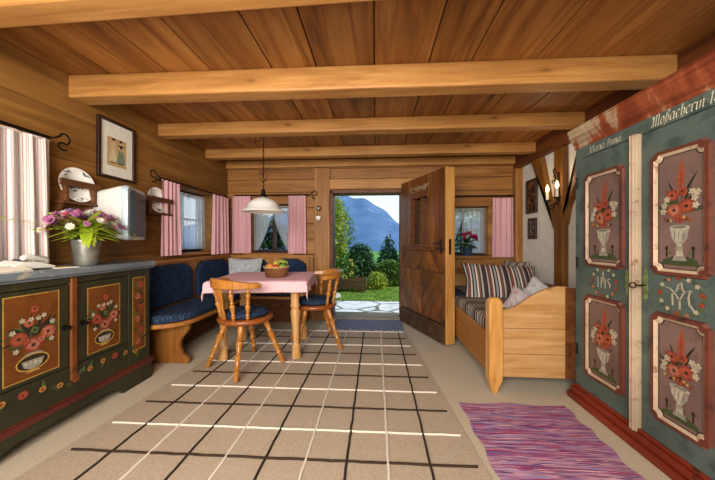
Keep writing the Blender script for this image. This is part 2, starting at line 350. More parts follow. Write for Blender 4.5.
# ------------------------------------------------------------------ mesh builder
class MB:
    def __init__(self): self.v = []; self.f = []; self.mi = []; self.uv = {}; self.sm = []
    def face(self, idx, mat=0, smooth=False): self.f.append(tuple(idx)); self.mi.append(mat); self.sm.append(smooth)
    def add(self, pts, uvs=None):
        b = len(self.v); self.v += [Vector(p) for p in pts]
        if uvs:
            for i, u in enumerate(uvs): self.uv[b+i] = u
        return b
    def box(self, x0, x1, y0, y1, z0, z1, mat=0):
        b = self.add([(x, y, z) for z in (z0, z1) for y in (y0, y1) for x in (x0, x1)])
        for q in ((0, 2, 3, 1), (4, 5, 7, 6), (0, 1, 5, 4), (2, 6, 7, 3), (0, 4, 6, 2), (1, 3, 7, 5)): self.face([b+i for i in q], mat)
        return self
    def obox(self, c, size, rz=0, mat=0, Mx=None):
        h = [s/2 for s in size]; m = Mx or (Matrix.Translation(c) @ Matrix.Rotation(rz, 4, 'Z'))
        b = self.add([m @ Vector((x, y, z)) for z in (-h[2], h[2]) for y in (-h[1], h[1]) for x in (-h[0], h[0])])
        for q in ((0, 2, 3, 1), (4, 5, 7, 6), (0, 1, 5, 4), (2, 6, 7, 3), (0, 4, 6, 2), (1, 3, 7, 5)): self.face([b+i for i in q], mat)
        return self
    def prism(self, poly, fn0, fn1, mat=0, smooth=False):
        """poly of 2-D points; fn0/fn1 map (u,v) to the two caps"""
        n = len(poly); a = self.add([fn0(*p) for p in poly]); b = self.add([fn1(*p) for p in poly])
        self.face([a+i for i in range(n)][::-1], mat); self.face([b+i for i in range(n)], mat)
        for i in range(n):
            j = (i+1) % n; self.face([a+i, a+j, b+j, b+i], mat, smooth)
        return self
    def poly(self, pts, mat=0):
        b = self.add(pts); self.face(range(b, b+len(pts)), mat); return self
    def tube(self, path, rad, seg=8, mat=0, caps=True):
        P = [Vector(p) for p in path]; n = len(P)
        rad = [rad]*n if isinstance(rad, (int, float)) else rad
        up = None; rings = []
        for i in range(n):
            t = (P[min(i+1, n-1)] - P[max(i-1, 0)])
            t = t.normalized() if t.length > 1e-9 else Vector((0, 0, 1))
            if up is None: up = t.orthogonal().normalized()
            else:
                up = (up - t*up.dot(t)); up = up.normalized() if up.length > 1e-6 else t.orthogonal().normalized()
            s = t.cross(up)
            rings.append(self.add([P[i] + (up*math.cos(2*PI*k/seg) + s*math.sin(2*PI*k/seg))*rad[i] for k in range(seg)], [(k/seg, i/max(1, n-1)) for k in range(seg)]))
        for i in range(n-1):
            for k in range(seg):
                k2 = (k+1) % seg
                self.face([rings[i]+k, rings[i]+k2, rings[i+1]+k2, rings[i+1]+k], mat, True)
        if caps:
            self.face([rings[0]+k for k in range(seg)][::-1], mat); self.face([rings[-1]+k for k in range(seg)], mat)
        return self
    def lathe(self, prof, c=(0, 0, 0), seg=24, mat=0, Mx=None, caps=True):
        m = Mx or Matrix.Translation(c); rings = []
        for j, (r, z) in enumerate(prof):
            rings.append(self.add([m @ Vector((r*math.cos(2*PI*k/seg), r*math.sin(2*PI*k/seg), z)) for k in range(seg)], [(k/seg, z*2) for k in range(seg)]))
        for i in range(len(prof)-1):
            for k in range(seg):
                k2 = (k+1) % seg; self.face([rings[i]+k, rings[i]+k2, rings[i+1]+k2, rings[i+1]+k], mat, True)
        if caps:
            if prof[0][0] > 1e-5: self.face([rings[0]+k for k in range(seg)][::-1], mat)
            if prof[-1][0] > 1e-5: self.face([rings[-1]+k for k in range(seg)], mat)
        return self
    def turned(self, p0, p1, prof, seg=10, mat=0):
        """turned spindle between two points: prof = (t along, radius)"""
        p0, p1 = Vector(p0), Vector(p1)
        q = (p1-p0).to_track_quat('Z', 'Y').to_matrix().to_4x4()
        L = (p1-p0).length
        return self.lathe([(r, t*L) for t, r in prof], seg=seg, mat=mat, Mx=Matrix.Translation(p0) @ q)
    def grid(self, nu, nv, fn, mat=0, smooth=True, uv=None, matfn=None):
        b = self.add([fn(i/(nu-1), j/(nv-1)) for j in range(nv) for i in range(nu)], [(uv(i/(nu-1), j/(nv-1)) if uv else (i/(nu-1), j/(nv-1))) for j in range(nv) for i in range(nu)])
        for j in range(nv-1):
            for i in range(nu-1):
                mm = matfn((i+.5)/(nu-1), (j+.5)/(nv-1)) if matfn else mat
                self.face([b+j*nu+i, b+j*nu+i+1, b+(j+1)*nu+i+1, b+(j+1)*nu+i], mm, smooth)
        return self
    def pillow(self, w, h, t, Mx, mat=0, n=14, pinch=.10):
        def surf(sgn):
            def fn(a, b):
                u, v = a*2-1, b*2-1
                th = (max(0, 1-abs(u)**2.6)**.55)*(max(0, 1-abs(v)**2.6)**.55)
                k = 1 - pinch*(1 - abs(u*v)**1.2)*max(abs(u), abs(v))**6
                return Mx @ Vector((u*w/2*k, sgn*t/2*th, v*h/2*k))
            return fn
        self.grid(n, n, surf(-1), mat); self.grid(n, n, surf(1), mat); return self
    def ball(self, c, r, seg=12, mat=0, sz=1.0, sx=1.0):
        Mx = Matrix.Translation(c) @ Matrix.Diagonal((sx, sx, sz, 1))
        return self.lathe([(max(1e-4, r*math.sin(PI*i/8)), -r*math.cos(PI*i/8)) for i in range(9)], seg=seg, mat=mat, Mx=Mx, caps=False)
    def build(self, name, mats, parent=None, bevel=0, origin=None, seg=2, solid=0):
        me = bpy.data.meshes.new(name)
        inv = None; loc = None
        if parent is not None: inv = absmat(parent).inverted()
        else:
            if origin is None:
                n = max(1, len(self.v)); lo = [min(v[i] for v in self.v) for i in range(3)]; hi = [max(v[i] for v in self.v) for i in range(3)]
                origin = ((lo[0]+hi[0])/2, (lo[1]+hi[1])/2, lo[2])
            loc = Vector(origin); inv = Matrix.Translation(-loc)
        me.from_pydata([inv @ v for v in self.v], [], self.f)
        mats = mats if isinstance(mats, (list, tuple)) else [mats]
        for m in mats: me.materials.append(m)
        me.polygons.foreach_set('material_index', self.mi)
        me.polygons.foreach_set('use_smooth', self.sm)
        if self.uv:
            ul = me.uv_layers.new(name='UVMap')
            for lp in me.loops: ul.data[lp.index].uv = self.uv.get(lp.vertex_index, (0, 0))
        me.update()
        if any(self.sm): me.set_sharp_from_angle(angle=math.radians(50))
        o = bpy.data.objects.new(name, me); col.objects.link(o)
        if parent is not None: o.parent = parent; ABS[o.name] = absmat(parent)
        else: o.location = loc; ABS[o.name] = Matrix.Translation(loc)
        if bevel:
            b = o.modifiers.new('Bevel', 'BEVEL'); b.width = bevel; b.segments = seg; b.limit_method = 'ANGLE'; b.angle_limit = math.radians(40)
        if solid:
            b = o.modifiers.new('Solidify', 'SOLIDIFY'); b.thickness = solid; b.offset = 0
        return o
ABS = {}
def absmat(o): return ABS[o.name]

def thing(name, label, cat, loc=(0, 0, 0), rz=0, group=None):
    o = bpy.data.objects.new(name, None); col.objects.link(o); o.empty_display_size = .05
    o.location = loc; o.rotation_euler = (0, 0, rz)
    ABS[o.name] = Matrix.Translation(loc) @ Matrix.Rotation(rz, 4, 'Z')
    return tag(o, label, cat, group)
def tag(o, label, cat, group=None, kind=None):
    o['label'] = label; o['category'] = cat
    if group: o['group'] = group
    if kind: o['kind'] = kind
    return o
def struct(o, label=None):
    o['kind'] = 'structure'
    if label: o['label'] = label
    return o
def kids(o): return [c for c in col.objects if c.parent == o]
def dup(o, label=None, loc=None, rz=None, parent=None):
    c = o.copy(); col.objects.link(c)
    if parent is not None: c.parent = parent
    for ch in kids(o): dup(ch, parent=c)
    if loc is not None: c.location = loc
    if rz is not None: c.rotation_euler = (0, 0, rz)
    ABS[c.name] = Matrix.Translation(c.location) @ Matrix.Rotation(c.rotation_euler[2], 4, 'Z')
    if label: c['label'] = label
    return c
def text_mesh(s, size, shear=0.0, bold=0.0):
    cu = bpy.data.curves.new('letters', 'FONT'); cu.body = s; cu.size = size; cu.shear = shear; cu.offset = bold; cu.resolution_u = 3
    o = bpy.data.objects.new('letters', cu); col.objects.link(o)
    bpy.context.view_layer.update()
    dg = bpy.context.evaluated_depsgraph_get()
    me = o.evaluated_get(dg).to_mesh()
    vs = [v.co.copy() for v in me.vertices]; fs = [tuple(p.vertices) for p in me.polygons]
    o.evaluated_get(dg).to_mesh_clear()
    bpy.data.objects.remove(o); bpy.data.curves.remove(cu)
    return vs, fs
def put_text(mb, s, size, fn, mat=0, shear=0.0, bold=0.0, width=None, center=False):
    vs, fs = text_mesh(s, size, shear, bold)
    if not vs: return
    lo = min(v.x for v in vs); hi = max(v.x for v in vs)
    k = (width/(hi-lo)) if width else 1
    off = (hi-lo)*k/2 if center else 0
    b = mb.add([fn((v.x-lo)*k-off, v.y) for v in vs])
    for f in fs: mb.face([b+i for i in f], mat)

GL = {
 'M': ([[(0, .1), (.15, 0), (.3, .4), (.22, 1.2), (.02, 1.45)], [(.3, 1.45), (.36, 1.3), (.36, .1), (.45, 0)], [(.36, 1.3), (.62, 1.55), (.75, 1.4), (.75, .1), (.85, 0)], [(.75, 1.3), (1.0, 1.55), (1.15, 1.4), (1.15, .1), (1.32, 0)]], 1.5),
 'A': ([[(0, 1.2), (.2, 1.5), (.4, 1.2), (.12, .3), (.2, 0)], [(.4, 1.4), (.68, 1.5), (.75, 1.3), (.75, .1), (.92, 0)], [(.2, .7), (.75, .75)]], 1.1),
 'a': ([[(.5, .95), (.2, 1), (0, .7), (0, .25), (.15, 0), (.5, .25)], [(.5, 1), (.5, .1), (.66, 0)]], .85),
 'o': ([[(.3, 1), (.05, .8), (.05, .2), (.3, 0), (.52, .25), (.52, .75), (.3, 1)]], .75),
 'c': ([[(.42, .9), (.2, 1), (0, .7), (0, .25), (.15, 0), (.42, .15)]], .62),
 'e': ([[(.03, .45), (.42, .65), (.38, .95), (.2, 1), (0, .7), (0, .25), (.2, 0), (.45, .18)]], .65),
 'h': ([[(.2, 1.65), (.1, 1.5), (.1, 0)], [(.1, .75), (.35, 1), (.48, .8), (.48, .2), (.3, -.3)]], .75),
 'r': ([[(0, .95), (.12, .85), (.12, .1), (.22, 0)], [(.12, .75), (.34, 1), (.46, .88)]], .62),
 'i': ([[(0, .95), (.12, .85), (.12, .1), (.26, 0)], [(.06, 1.3), (.16, 1.42)]], .42),
 'n': ([[(0, .95), (.12, .85), (.12, 0)], [(.12, .75), (.4, 1), (.5, .85), (.5, .1), (.64, 0)]], .82),
 'ß': ([[(0, -.35), (.1, .2), (.1, 1.3), (.3, 1.65), (.5, 1.4), (.3, .95), (.56, .5), (.42, .05), (.22, .08)]], .78),
 '1': ([[(0, 1.2), (.25, 1.5), (.25, .1), (.3, 0)]], .6),
 '8': ([[(.3, .8), (.05, 1.1), (.3, 1.5), (.55, 1.15), (.3, .8), (.0, .35), (.3, 0), (.6, .4), (.3, .8)]], .8),
 '·': ([[(.05, .6), (.18, .75)]], .4), ' ': ([], .4)}
def nib(mb, strokes, fn, w, mat=0, ang=.7):
    nx, ny = math.cos(ang)*w/2, math.sin(ang)*w/2
    for st in strokes:
        ids = [mb.add([fn(x-nx, y-ny), fn(x+nx, y+ny)]) for x, y in st]
        for a, b in zip(ids[:-1], ids[1:]): mb.face([a, a+1, b+1, b], mat)
def nib_text(mb, s, fn, width, xh, mat=0):
    tot = sum(GL[c][1] for c in s); k = width/tot; x = 0
    for c in s:
        st, adv = GL[c]
        nib(mb, [[((x+px)*k + .18*py*xh, py*xh) for px, py in q] for q in st], fn, xh*.2, mat); x += adv
def ell(cx, cy, rx, ry=None, n=12, rot=0):
    ry = ry or rx; c, s = math.cos(rot), math.sin(rot)
    return [(cx + rx*math.cos(2*PI*i/n)*c - ry*math.sin(2*PI*i/n)*s, cy + rx*math.cos(2*PI*i/n)*s + ry*math.sin(2*PI*i/n)*c) for i in range(n)]
def leafp(x, y, L, w, rot):
    c, s = math.cos(rot), math.sin(rot)
    return [(x + a*c - b*s, y + a*s + b*c) for a, b in ((0, 0), (L*.3, w), (L*.7, w*.8), (L, 0), (L*.7, -w*.7), (L*.3, -w))]

# ------------------------------------------------------------------ room dimensions (camera at x=0,y=0,z=1.1; +y looks to the door)
XL, XR, YB, YF, ZC = -2.13, 1.92, 3.90, -1.5, 2.25
WT = .22

m = MB(); m.box(XL-.3, XR+.3, YF-.2, YB+WT, -.1, 0)
struct(m.build('floor', M['floor']), 'beige carpeted floor')

# ceiling planks running from front to back
m = MB(); x = XL-.05; widths = [.36, .4, .31, .42, .3, .38, .35, .27, .4, .33, .3, .36, .4]
i = 0
while x < XR+.1:
    w = widths[i % len(widths)]; i += 1
    m.box(x+.004, x+w-.004, YF-.1, YB+.2, ZC, ZC+.04); x += w
m.box(XL-.3, XR+.3, YF-.2, YB+WT, ZC+.042, ZC+.1)
struct(m.build('ceiling', M['ceiling'], bevel=.004), 'brown plank ceiling')

# log walls with openings
def log_wall(name, axis, t0, t1, d0, d1, openings, mat, rows, label, gap=.003, bev=.006):
    """boards along axis; t = range along the wall, d = depth range; openings = (ta,tb,za,zb)"""
    m = MB()
    for za, zb in zip(rows[:-1], rows[1:]):
        cuts = sorted({za, zb, *[z for o in openings for z in (o[2], o[3]) if za < z < zb]})
        for a, b in zip(cuts[:-1], cuts[1:]):
            mid = (a+b)/2
            segs = [(t0, t1)]
            for o in openings:
                if o[2] <= mid <= o[3]:
                    ns = []
                    for s, e in segs:
                        if o[0] > s: ns.append((s, min(e, o[0])))
                        if o[1] < e: ns.append((max(s, o[1]), e))
                    segs = [q for q in ns if q[1]-q[0] > .001]
            ga = gap if a == za else 0; gb = gap if b == zb else 0
            for s, e in segs:
                if axis == 'X': m.box(s, e, d0, d1, a+ga, b-gb)
                else: m.box(d0, d1, s, e, a+ga, b-gb)
    # tight backing so no light leaks through the joints
    zc = sorted({rows[0], rows[-1], *[z for o in openings for z in (o[2], o[3])]})
    for a, b in zip(zc[:-1], zc[1:]):
        mid = (a+b)/2; segs = [(t0, t1)]
        for o in openings:
            if o[2] <= mid <= o[3]:
                ns = []
                for s, e in segs:
                    if o[0] > s: ns.append((s, min(e, o[0])))
                    if o[1] < e: ns.append((max(s, o[1]), e))
                segs = [q for q in ns if q[1]-q[0] > .001]
        for s, e in segs:
            if axis == 'X': m.box(s+.001, e-.001, (d0+d1)/2, (d0+d1)/2+.05, a, b)
            else: m.box((d0+d1)/2-.05, (d0+d1)/2, s+.001, e-.001, a, b)
    return struct(m.build(name, mat, bevel=bev), label)

DOOR = (-.64, .335, 0, 1.79)
W3 = (-1.80, -1.22, .93, 1.63)
W4 = (.92, 1.52, .90, 1.57)
log_wall('wall_back', 'X', XL-.2, XR+.2, YB, YB+WT, [DOOR, W3, W4], M['wall_back'], [0, .25, .48, .70, .91, 1.13, 1.35, 1.57, 1.79, 1.97, 2.12, 2.25], 'back wall of horizontal brown boards')
W1 = (.75, 1.50, 1.0, 1.66)
W2 = (2.86, 3.55, .97, 1.69)
log_wall('wall_left', 'Y', YF, YB, XL-WT, XL, [W1, W2], M['wall_left'], [0, .3, .62, .95, 1.30, 1.66, 1.98, 2.25], 'left wall of broad brown boards', .001, .002)
m = MB(); m.box(XR, XR+.2, YF, YB, 0, ZC); struct(m.build('wall_right', M['plaster']), 'white plastered right wall')
m = MB()
for k in range(7): m.box(XL-.2, XR+.2, YF-.15, YF, k*.322+.003, (k+1)*.322-.003)
struct(m.build('wall_front', M['wall_back']), 'board wall opposite the door')

# ceiling beams
def trim(name, bx, mat, bev=.012, label=None):
    m = MB(); m.box(*bx); return struct(m.build(name, mat, bevel=bev), label)
def beam(name, yl, yr, z0, z1, th, xl=XL, xr=1.86, label=None):
    m = MB(); b = m.add([(xl, yl, z0), (xr, yr, z0), (xr, yr+th, z0), (xl, yl+th, z0), (xl, yl, z1), (xr, yr, z1), (xr, yr+th, z1), (xl, yl+th, z1)])
    for q in ((0, 3, 2, 1), (4, 5, 6, 7), (0, 1, 5, 4), (1, 2, 6, 5), (2, 3, 7, 6), (3, 0, 4, 7)): m.face([b+i for i in q])
    return struct(m.build(name, M['beam'], bevel=.012), label)
beam('trim_1', 1.80, 1.84, 2.095, ZC, .13, label='pale ceiling beam nearest but one')
beam('trim_2', 2.60, 2.60, 2.13, ZC, .12, label='third pale ceiling beam')
beam('trim_3', 3.36, 3.36, 2.135, ZC, .12, label='fourth pale ceiling beam')
beam('trim_4', 3.84, 3.84, 2.13, 2.235, .06, label='pale wall plate above the back wall')
beam('trim_5', 1.10, 1.02, 2.11, ZC, .13, label='pale ceiling beam nearest the viewer')
beam('trim_12', .2, .2, 2.11, ZC, .13, label='pale ceiling beam overhead')
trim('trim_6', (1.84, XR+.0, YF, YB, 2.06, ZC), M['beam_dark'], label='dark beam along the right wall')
# timber frame of the right wall
trim('trim_7', (1.83, XR+.01, 3.80, YB, 0, 2.06), M['post'], label='corner post')
trim('trim_8', (1.86, XR+.01, 2.93, 3.07, 0, 2.06), M['timber'], label='dark post of the timber brace')
def brace(name, y0, y1, yt0, yt1, zb, zt, label):
    m = MB(); m.prism([(y0, zb), (y1, zb+.02), (yt1, zt), (yt0, zt)], lambda u, v: (1.865, u, v), lambda u, v: (XR+.01, u, v)); return struct(m.build(name, M['timber'], bevel=.008), label)
brace('trim_9', 3.075, 3.02, 3.32, 3.52, 1.24, 2.06, 'brace rising toward the corner')
brace('trim_10', 2.98, 2.92, 2.52, 2.70, 1.24, 2.06, 'brace rising toward the wardrobe')
# door frame
trim('trim_11', (-.86, -.64, YB-.05, YB+.0, 0, 2.12), M['post'], .008, 'left door post')
m = MB(); m.box(-.64, -.60, YB-.03, YB+WT, 0, 1.80); m.box(.335, .40, YB-.005, YB+WT, 0, 1.80); m.box(-.64, .40, YB-.03, YB+WT, 1.765, 1.82)
struct(m.build('trim_13', M['beam_dark'], bevel=.006), 'dark inner door lining')
m = MB(); m.box(-.66, .62, YB-.045, YB-.002, 1.82, 1.96); struct(m.build('trim_14', M['beam'], bevel=.008), 'lintel board above the door')
m = MB(); m.box(-.64, .335, YB-.02, YB+WT+.12, -.02, .025); struct(m.build('trim_15', wood('threshold_wood', '#6f5a3c', '#9a8560', '#b7a27c', 'X', 1, .1, .6, .4), bevel=.006), 'worn wooden threshold')
# window sills
m = MB(); m.box(.86, 1.60, YB-.06, YB+.04, .865, .90); struct(m.build('trim_16', M['wall_back'], bevel=.006), 'sill of the right window')
m = MB(); m.box(-1.86, -1.16, YB-.05, YB+.04, .90, .93); struct(m.build('trim_17', M['bench'], bevel=.006), 'sill of the window behind the table')
m = MB(); m.box(XL-.04, XL+.05, 2.80, 3.6, .94, .97); struct(m.build('trim_18', M['bench'], bevel=.006), 'sill of the left window')

# windows: sash frame + glass
def window(name, axis, t0, t1, z0, z1, d, label):
    r = bpy.data.objects.new(name, None); col.objects.link(r); ABS[r.name] = Matrix(); struct(r, label)
    f = MB(); w = .045
    def bx(a, b, c, e, th=.02):
        if axis == 'X': f.box(a, b, d-th, d+th, c, e)
        else: f.box(d-th, d+th, a, b, c, e)
    bx(t0, t0+w, z0, z1); bx(t1-w, t1, z0, z1); bx(t0+w, t1-w, z0, z0+w); bx(t0+w, t1-w, z1-w, z1)
    c = (t0+t1)/2; bx(c-.025, c+.025, z0+w, z1-w); 
    zm = z0+(z1-z0)*.55; bx(t0+w, c-.025, zm-.012, zm+.012, .012); bx(c+.025, t1-w, zm-.012, zm+.012, .012)
    f.build('window_frame', M['frame_dark'], r, bevel=.004)
    g = MB()
    g.poly([((a, d, b) if axis == 'X' else (d, a, b)) for a, b in ((t0+w, z0+w), (t1-w, z0+w), (t1-w, z1-w), (t0+w, z1-w))])
    g.build('window_pane', M['glass'], r)
    return r
window('window_1', 'Y', *W1, XL-.19, 'window behind the striped curtain')
window('window_2', 'Y', *W2, XL-.20, 'small window in the left wall')
window('window_3', 'X', *W3, YB+.19, 'small window behind the table')
window('window_4', 'X', *W4, YB+.17, 'small window right of the door')

# ------------------------------------------------------------------ the open front door
HX, HY = .335, 3.87; FX, FY = .722, 2.955
dl = bpy.data.objects.new('door_1', None); col.objects.link(dl); struct(dl, 'open plank door with small window and chevron boards')
ang = math.atan2(FY-HY, FX-HX); DLn = math.hypot(FX-HX, FY-HY); DT = .105
DM = Matrix.Translation((HX, HY, 0)) @ Matrix.Rotation(ang, 4, 'Z')   # local: u along leaf, +v away from viewer side, z up
ABS[dl.name] = Matrix()
def dp(u, d, z): return DM @ Vector((u, d, z))        # d>0: behind the visible face ; the visible face is d=0
def dbox(mb, u0, u1, d0, d1, z0, z1, mat=0):
    b = mb.add([dp(u, d, z) for z in (z0, z1) for d in (d0, d1) for u in (u0, u1)])
    for q in ((0, 2, 3, 1), (4, 5, 7, 6), (0, 1, 5, 4), (2, 6, 7, 3), (0, 4, 6, 2), (1, 3, 7, 5)): mb.face([b+i for i in q], mat)
DH = 1.875
ou0, ou1, oz0, oz1 = .31, .66, 1.06, 1.62     # opening of the little window
m = MB()   # carrying leaf (behind), pale
for (a, b, c, e) in ((0, ou0, .02, DH), (ou1, DLn, .02, DH), (ou0, ou1, .02, oz0), (ou0, ou1, oz1, DH)): dbox(m, a, b, .035, DT, c, e)
m.build('door_leaf', M['door_kick'], dl, bevel=.003)
m = MB()   # edge stile
dbox(m, DLn-.012, DLn+.004, 0, DT+.004, .02, DH); m.build('edge_strip', M['door_pale'], dl, bevel=.003)
# chevron/diamond boarding in the lower field, clipped polygons
def clip(poly, a, b, c):
    out = []
    for i in range(len(poly)):
        p, q = poly[i], poly[(i+1) % len(poly)]
        dp_, dq = a*p[0]+b*p[1]+c, a*q[0]+b*q[1]+c
        if dp_ >= 0: out.append(p)
        if dp_*dq < 0:
            t = dp_/(dp_-dq); out.append((p[0]+(q[0]-p[0])*t, p[1]+(q[1]-p[1])*t))
    return out
m = MB(); bw = .105
def region(u0, u1, z0, z1, sgn, cu, cz):
    for k in range(-30, 31):
        base = [(u0, z0), (u1, z0), (u1, z1), (u0, z1)]
        # boards run along direction (sgn*1,1.25): level = z - sgn*1.25*(u-cu)
        s = 1.25*sgn; lo = k*bw*1.6 + cz; hi = lo + bw*1.6 - .008
        p = clip(base, -s, 1, s*cu-lo)
        if len(p) > 2: p = clip(p, s, -1, -s*cu+hi)
        if len(p) > 2: m.prism(p, lambda u, v: dp(u, 0.004, v), lambda u, v: dp(u, .036, v))
cu = DLn*.5
for sg, za, zb in ((-1, .22, .755), (1, .76, 1.0)):
    region(.02, cu-.003, za, zb, sg, cu, .05); region(cu+.003, DLn-.014, za, zb, -sg, cu, .05)
m.build('chevron_boarding', M['door'], dl, bevel=.004)
m = MB()   # boards around the window
dbox(m, .02, .21, 0, .036, 1.03, DH); dbox(m, .214, ou0-.03, 0, .036, 1.03, DH); dbox(m, ou1+.03, .78, 0, .036, 1.03, DH); dbox(m, .784, DLn-.014, 0, .036, 1.03, DH)
dbox(m, ou0-.028, ou1+.028, 0, .036, oz1+.02, DH)
m.build('upper_boarding', M['door'], dl, bevel=.004)
m = MB(); dbox(m, .01, DLn-.013, -.02, .035, .02, .21); m.build('kick_board', M['door_kick'], dl, bevel=.006)
m = MB(); dbox(m, .22, .76, -.045, .034, .99, 1.03); m.build('ledge', M['rack'], dl, bevel=.006)
m = MB()
for (a, b, c, e) in ((ou0-.03, ou0, oz0-.03, oz1+.03), (ou1, ou1+.03, oz0-.03, oz1+.03), (ou0, ou1, oz0-.03, oz0), (ou0, ou1, oz1, oz1+.03)): dbox(m, a, b, -.014, .10, c, e)
dbox(m, (ou0+ou1)/2-.012, (ou0+ou1)/2+.012, .02, .08, oz0, oz1)
m.build('window_frame', M['dark_panel'], dl, bevel=.004)
m = MB(); m.poly([dp(u, .06, z) for u, z in ((ou0, oz0), (ou1, oz0), (ou1, oz1), (ou0, oz1))]); m.build('window_pane', M['glass'], dl)
m = MB()
put_text(m, '*C+M+B*', .10, lambda u, v: dp(.26+u, -.004, 1.70+v), 0, .25, 0, width=.42)
m.build('chalk_writing', M['chalk'], dl)
m = MB(); dbox(m, DLn-.10, DLn-.06, -.008, .0, .97, 1.12)
m.tube([dp(DLn-.08, -.005, 1.08), dp(DLn-.08, -.04, 1.08), dp(DLn-.16, -.045, 1.075)], .007, 8)
m.build('handle', M['frame_dark'], dl, bevel=.002)
m = MB(); dbox(m, DLn+.002, DLn+.007, .035, .06, .96, 1.12); m.build('lock_plate', M['iron'], dl)

# ------------------------------------------------------------------ rugs
def rug_left(y): return -1.66 + (y-1.1)*.075
def rug_right(y): return .55 - (y-1.1)*.085
m = MB(); RY0, RY1 = .75, 3.365; rz = .010
b = m.add([(rug_left(RY0), RY0, .001), (rug_right(RY0), RY0, .001), (rug_right(RY1), RY1, .001), (rug_left(RY1), RY1, .001), (rug_left(RY0), RY0, rz), (rug_right(RY0), RY0, rz), (rug_right(RY1), RY1, rz), (rug_left(RY1), RY1, rz)])
for q in ((0, 3, 2, 1), (4, 5, 6, 7), (0, 1, 5, 4), (1, 2, 6, 5), (2, 3, 7, 6), (3, 0, 4, 7)): m.face([b+i for i in q], 0)
def cord(p, q, mat, w=.0066):
    n = max(4, int((Vector(q)-Vector(p)).length/.05)); pts = []
    for i in range(n+1):
        t = i/n; pts.append(Vector(p).lerp(Vector(q), t) + Vector((R.uniform(-1, 1)*.0022, R.uniform(-1, 1)*.0022, 0)))
    m.tube(pts, w, 6, mat)
for k in range(9): cord((.264-k*.204, RY0+.03, rz+.003), (.264-k*.204 + (.02 if k > 5 else 0), RY1-.02, rz+.003), 1 if k % 2 == 0 else 2)
for j in range(-2, 10):
    y = 1.382 + j*.2205
    cord((rug_left(y)+.05, y-.022, rz+.002), (rug_right(y)-.035, y, rz+.002), 1 if j % 2 == 0 else 2)
tag(m.build('area_rug', [M['rug'], M['rug_dark'], M['rug_white']]), 'large taupe rug with dark and white grid lines on the floor', 'rug')
m = MB(); n = 40
def ragp(a, b):
    y = .72 + b*1.22; x0 = .565 + .008*math.sin(b*31); x1 = 1.20 + (b*.045) + .01*math.sin(b*47+1)
    return (x0+(x1-x0)*a, y + .008*math.sin(a*9+b*3), .008+.003*math.sin(a*11)*math.sin(b*23))
m.grid(16, n, ragp)
m.grid(16, 2, lambda a, b: Vector(ragp(a, 0)) + Vector((0, 0, -.010*(1-b)))); m.grid(16, 2, lambda a, b: Vector(ragp(a, 1)) + Vector((0, 0, -.010*b)))
tag(m.build('rag_rug', M['rag']), 'purple and pink striped rag rug in front of the painted wardrobe', 'rug')
m = MB(); m.box(-.55, .335, 3.40, 3.85, .012, .022); tag(m.build('doormat', M['doormat'], bevel=.004), 'blue grey patterned doormat lying inside the open door', 'doormat')

# ------------------------------------------------------------------ painted furniture art
class Art:
    """flat painted shapes on a panel; fn maps (u,v) and layer to a point"""
    def __init__(s, mb, fn, mats): s.mb, s.fn, s.mats = mb, fn, mats; s.z = 0
    def p(s, poly, mat):
        s.z += 1; s.mb.poly([s.fn(u, v, s.z) for u, v in poly], s.mats.index(mat))
def octagon(u0, u1, v0, v1, c, concave=True, n=5):
    P = []
    for (cx, cy, a0) in ((u0, v0, 90), (u1, v0, 180), (u1, v1, 270), (u0, v1, 0)):
        for i in range(n):
            a = math.radians(a0 - 90*i/(n-1)) if concave else 0
            P.append((cx + c*math.cos(a), cy + c*math.sin(a)))
    return P
def rose(A, u, v, r, c1='p_red', c2='p_orange'):
    A.p(ell(u, v, r, r*.92, 10), c1)
    for k in range(4):
        a = k*1.6+u*30; A.p(ell(u+.45*r*math.cos(a), v+.45*r*math.sin(a), r*.42, r*.24, 8, a+1.2), c2)
    A.p(ell(u, v, r*.22, n=7), 'p_dark')
def daisy(A, u, v, r, c='p_white'):
    for k in range(5):
        a = 2*PI*k/5+u*17; A.p(ell(u+.6*r*math.cos(a), v+.6*r*math.sin(a), r*.48, r*.36, 7, a), c)
    A.p(ell(u, v, r*.28, n=6), 'p_yellow')
ARTM = ['p_red', 'p_orange', 'p_pink', 'p_white', 'p_grey', 'p_dark', 'p_green', 'p_leaf', 'p_yellow', 'p_shadow']
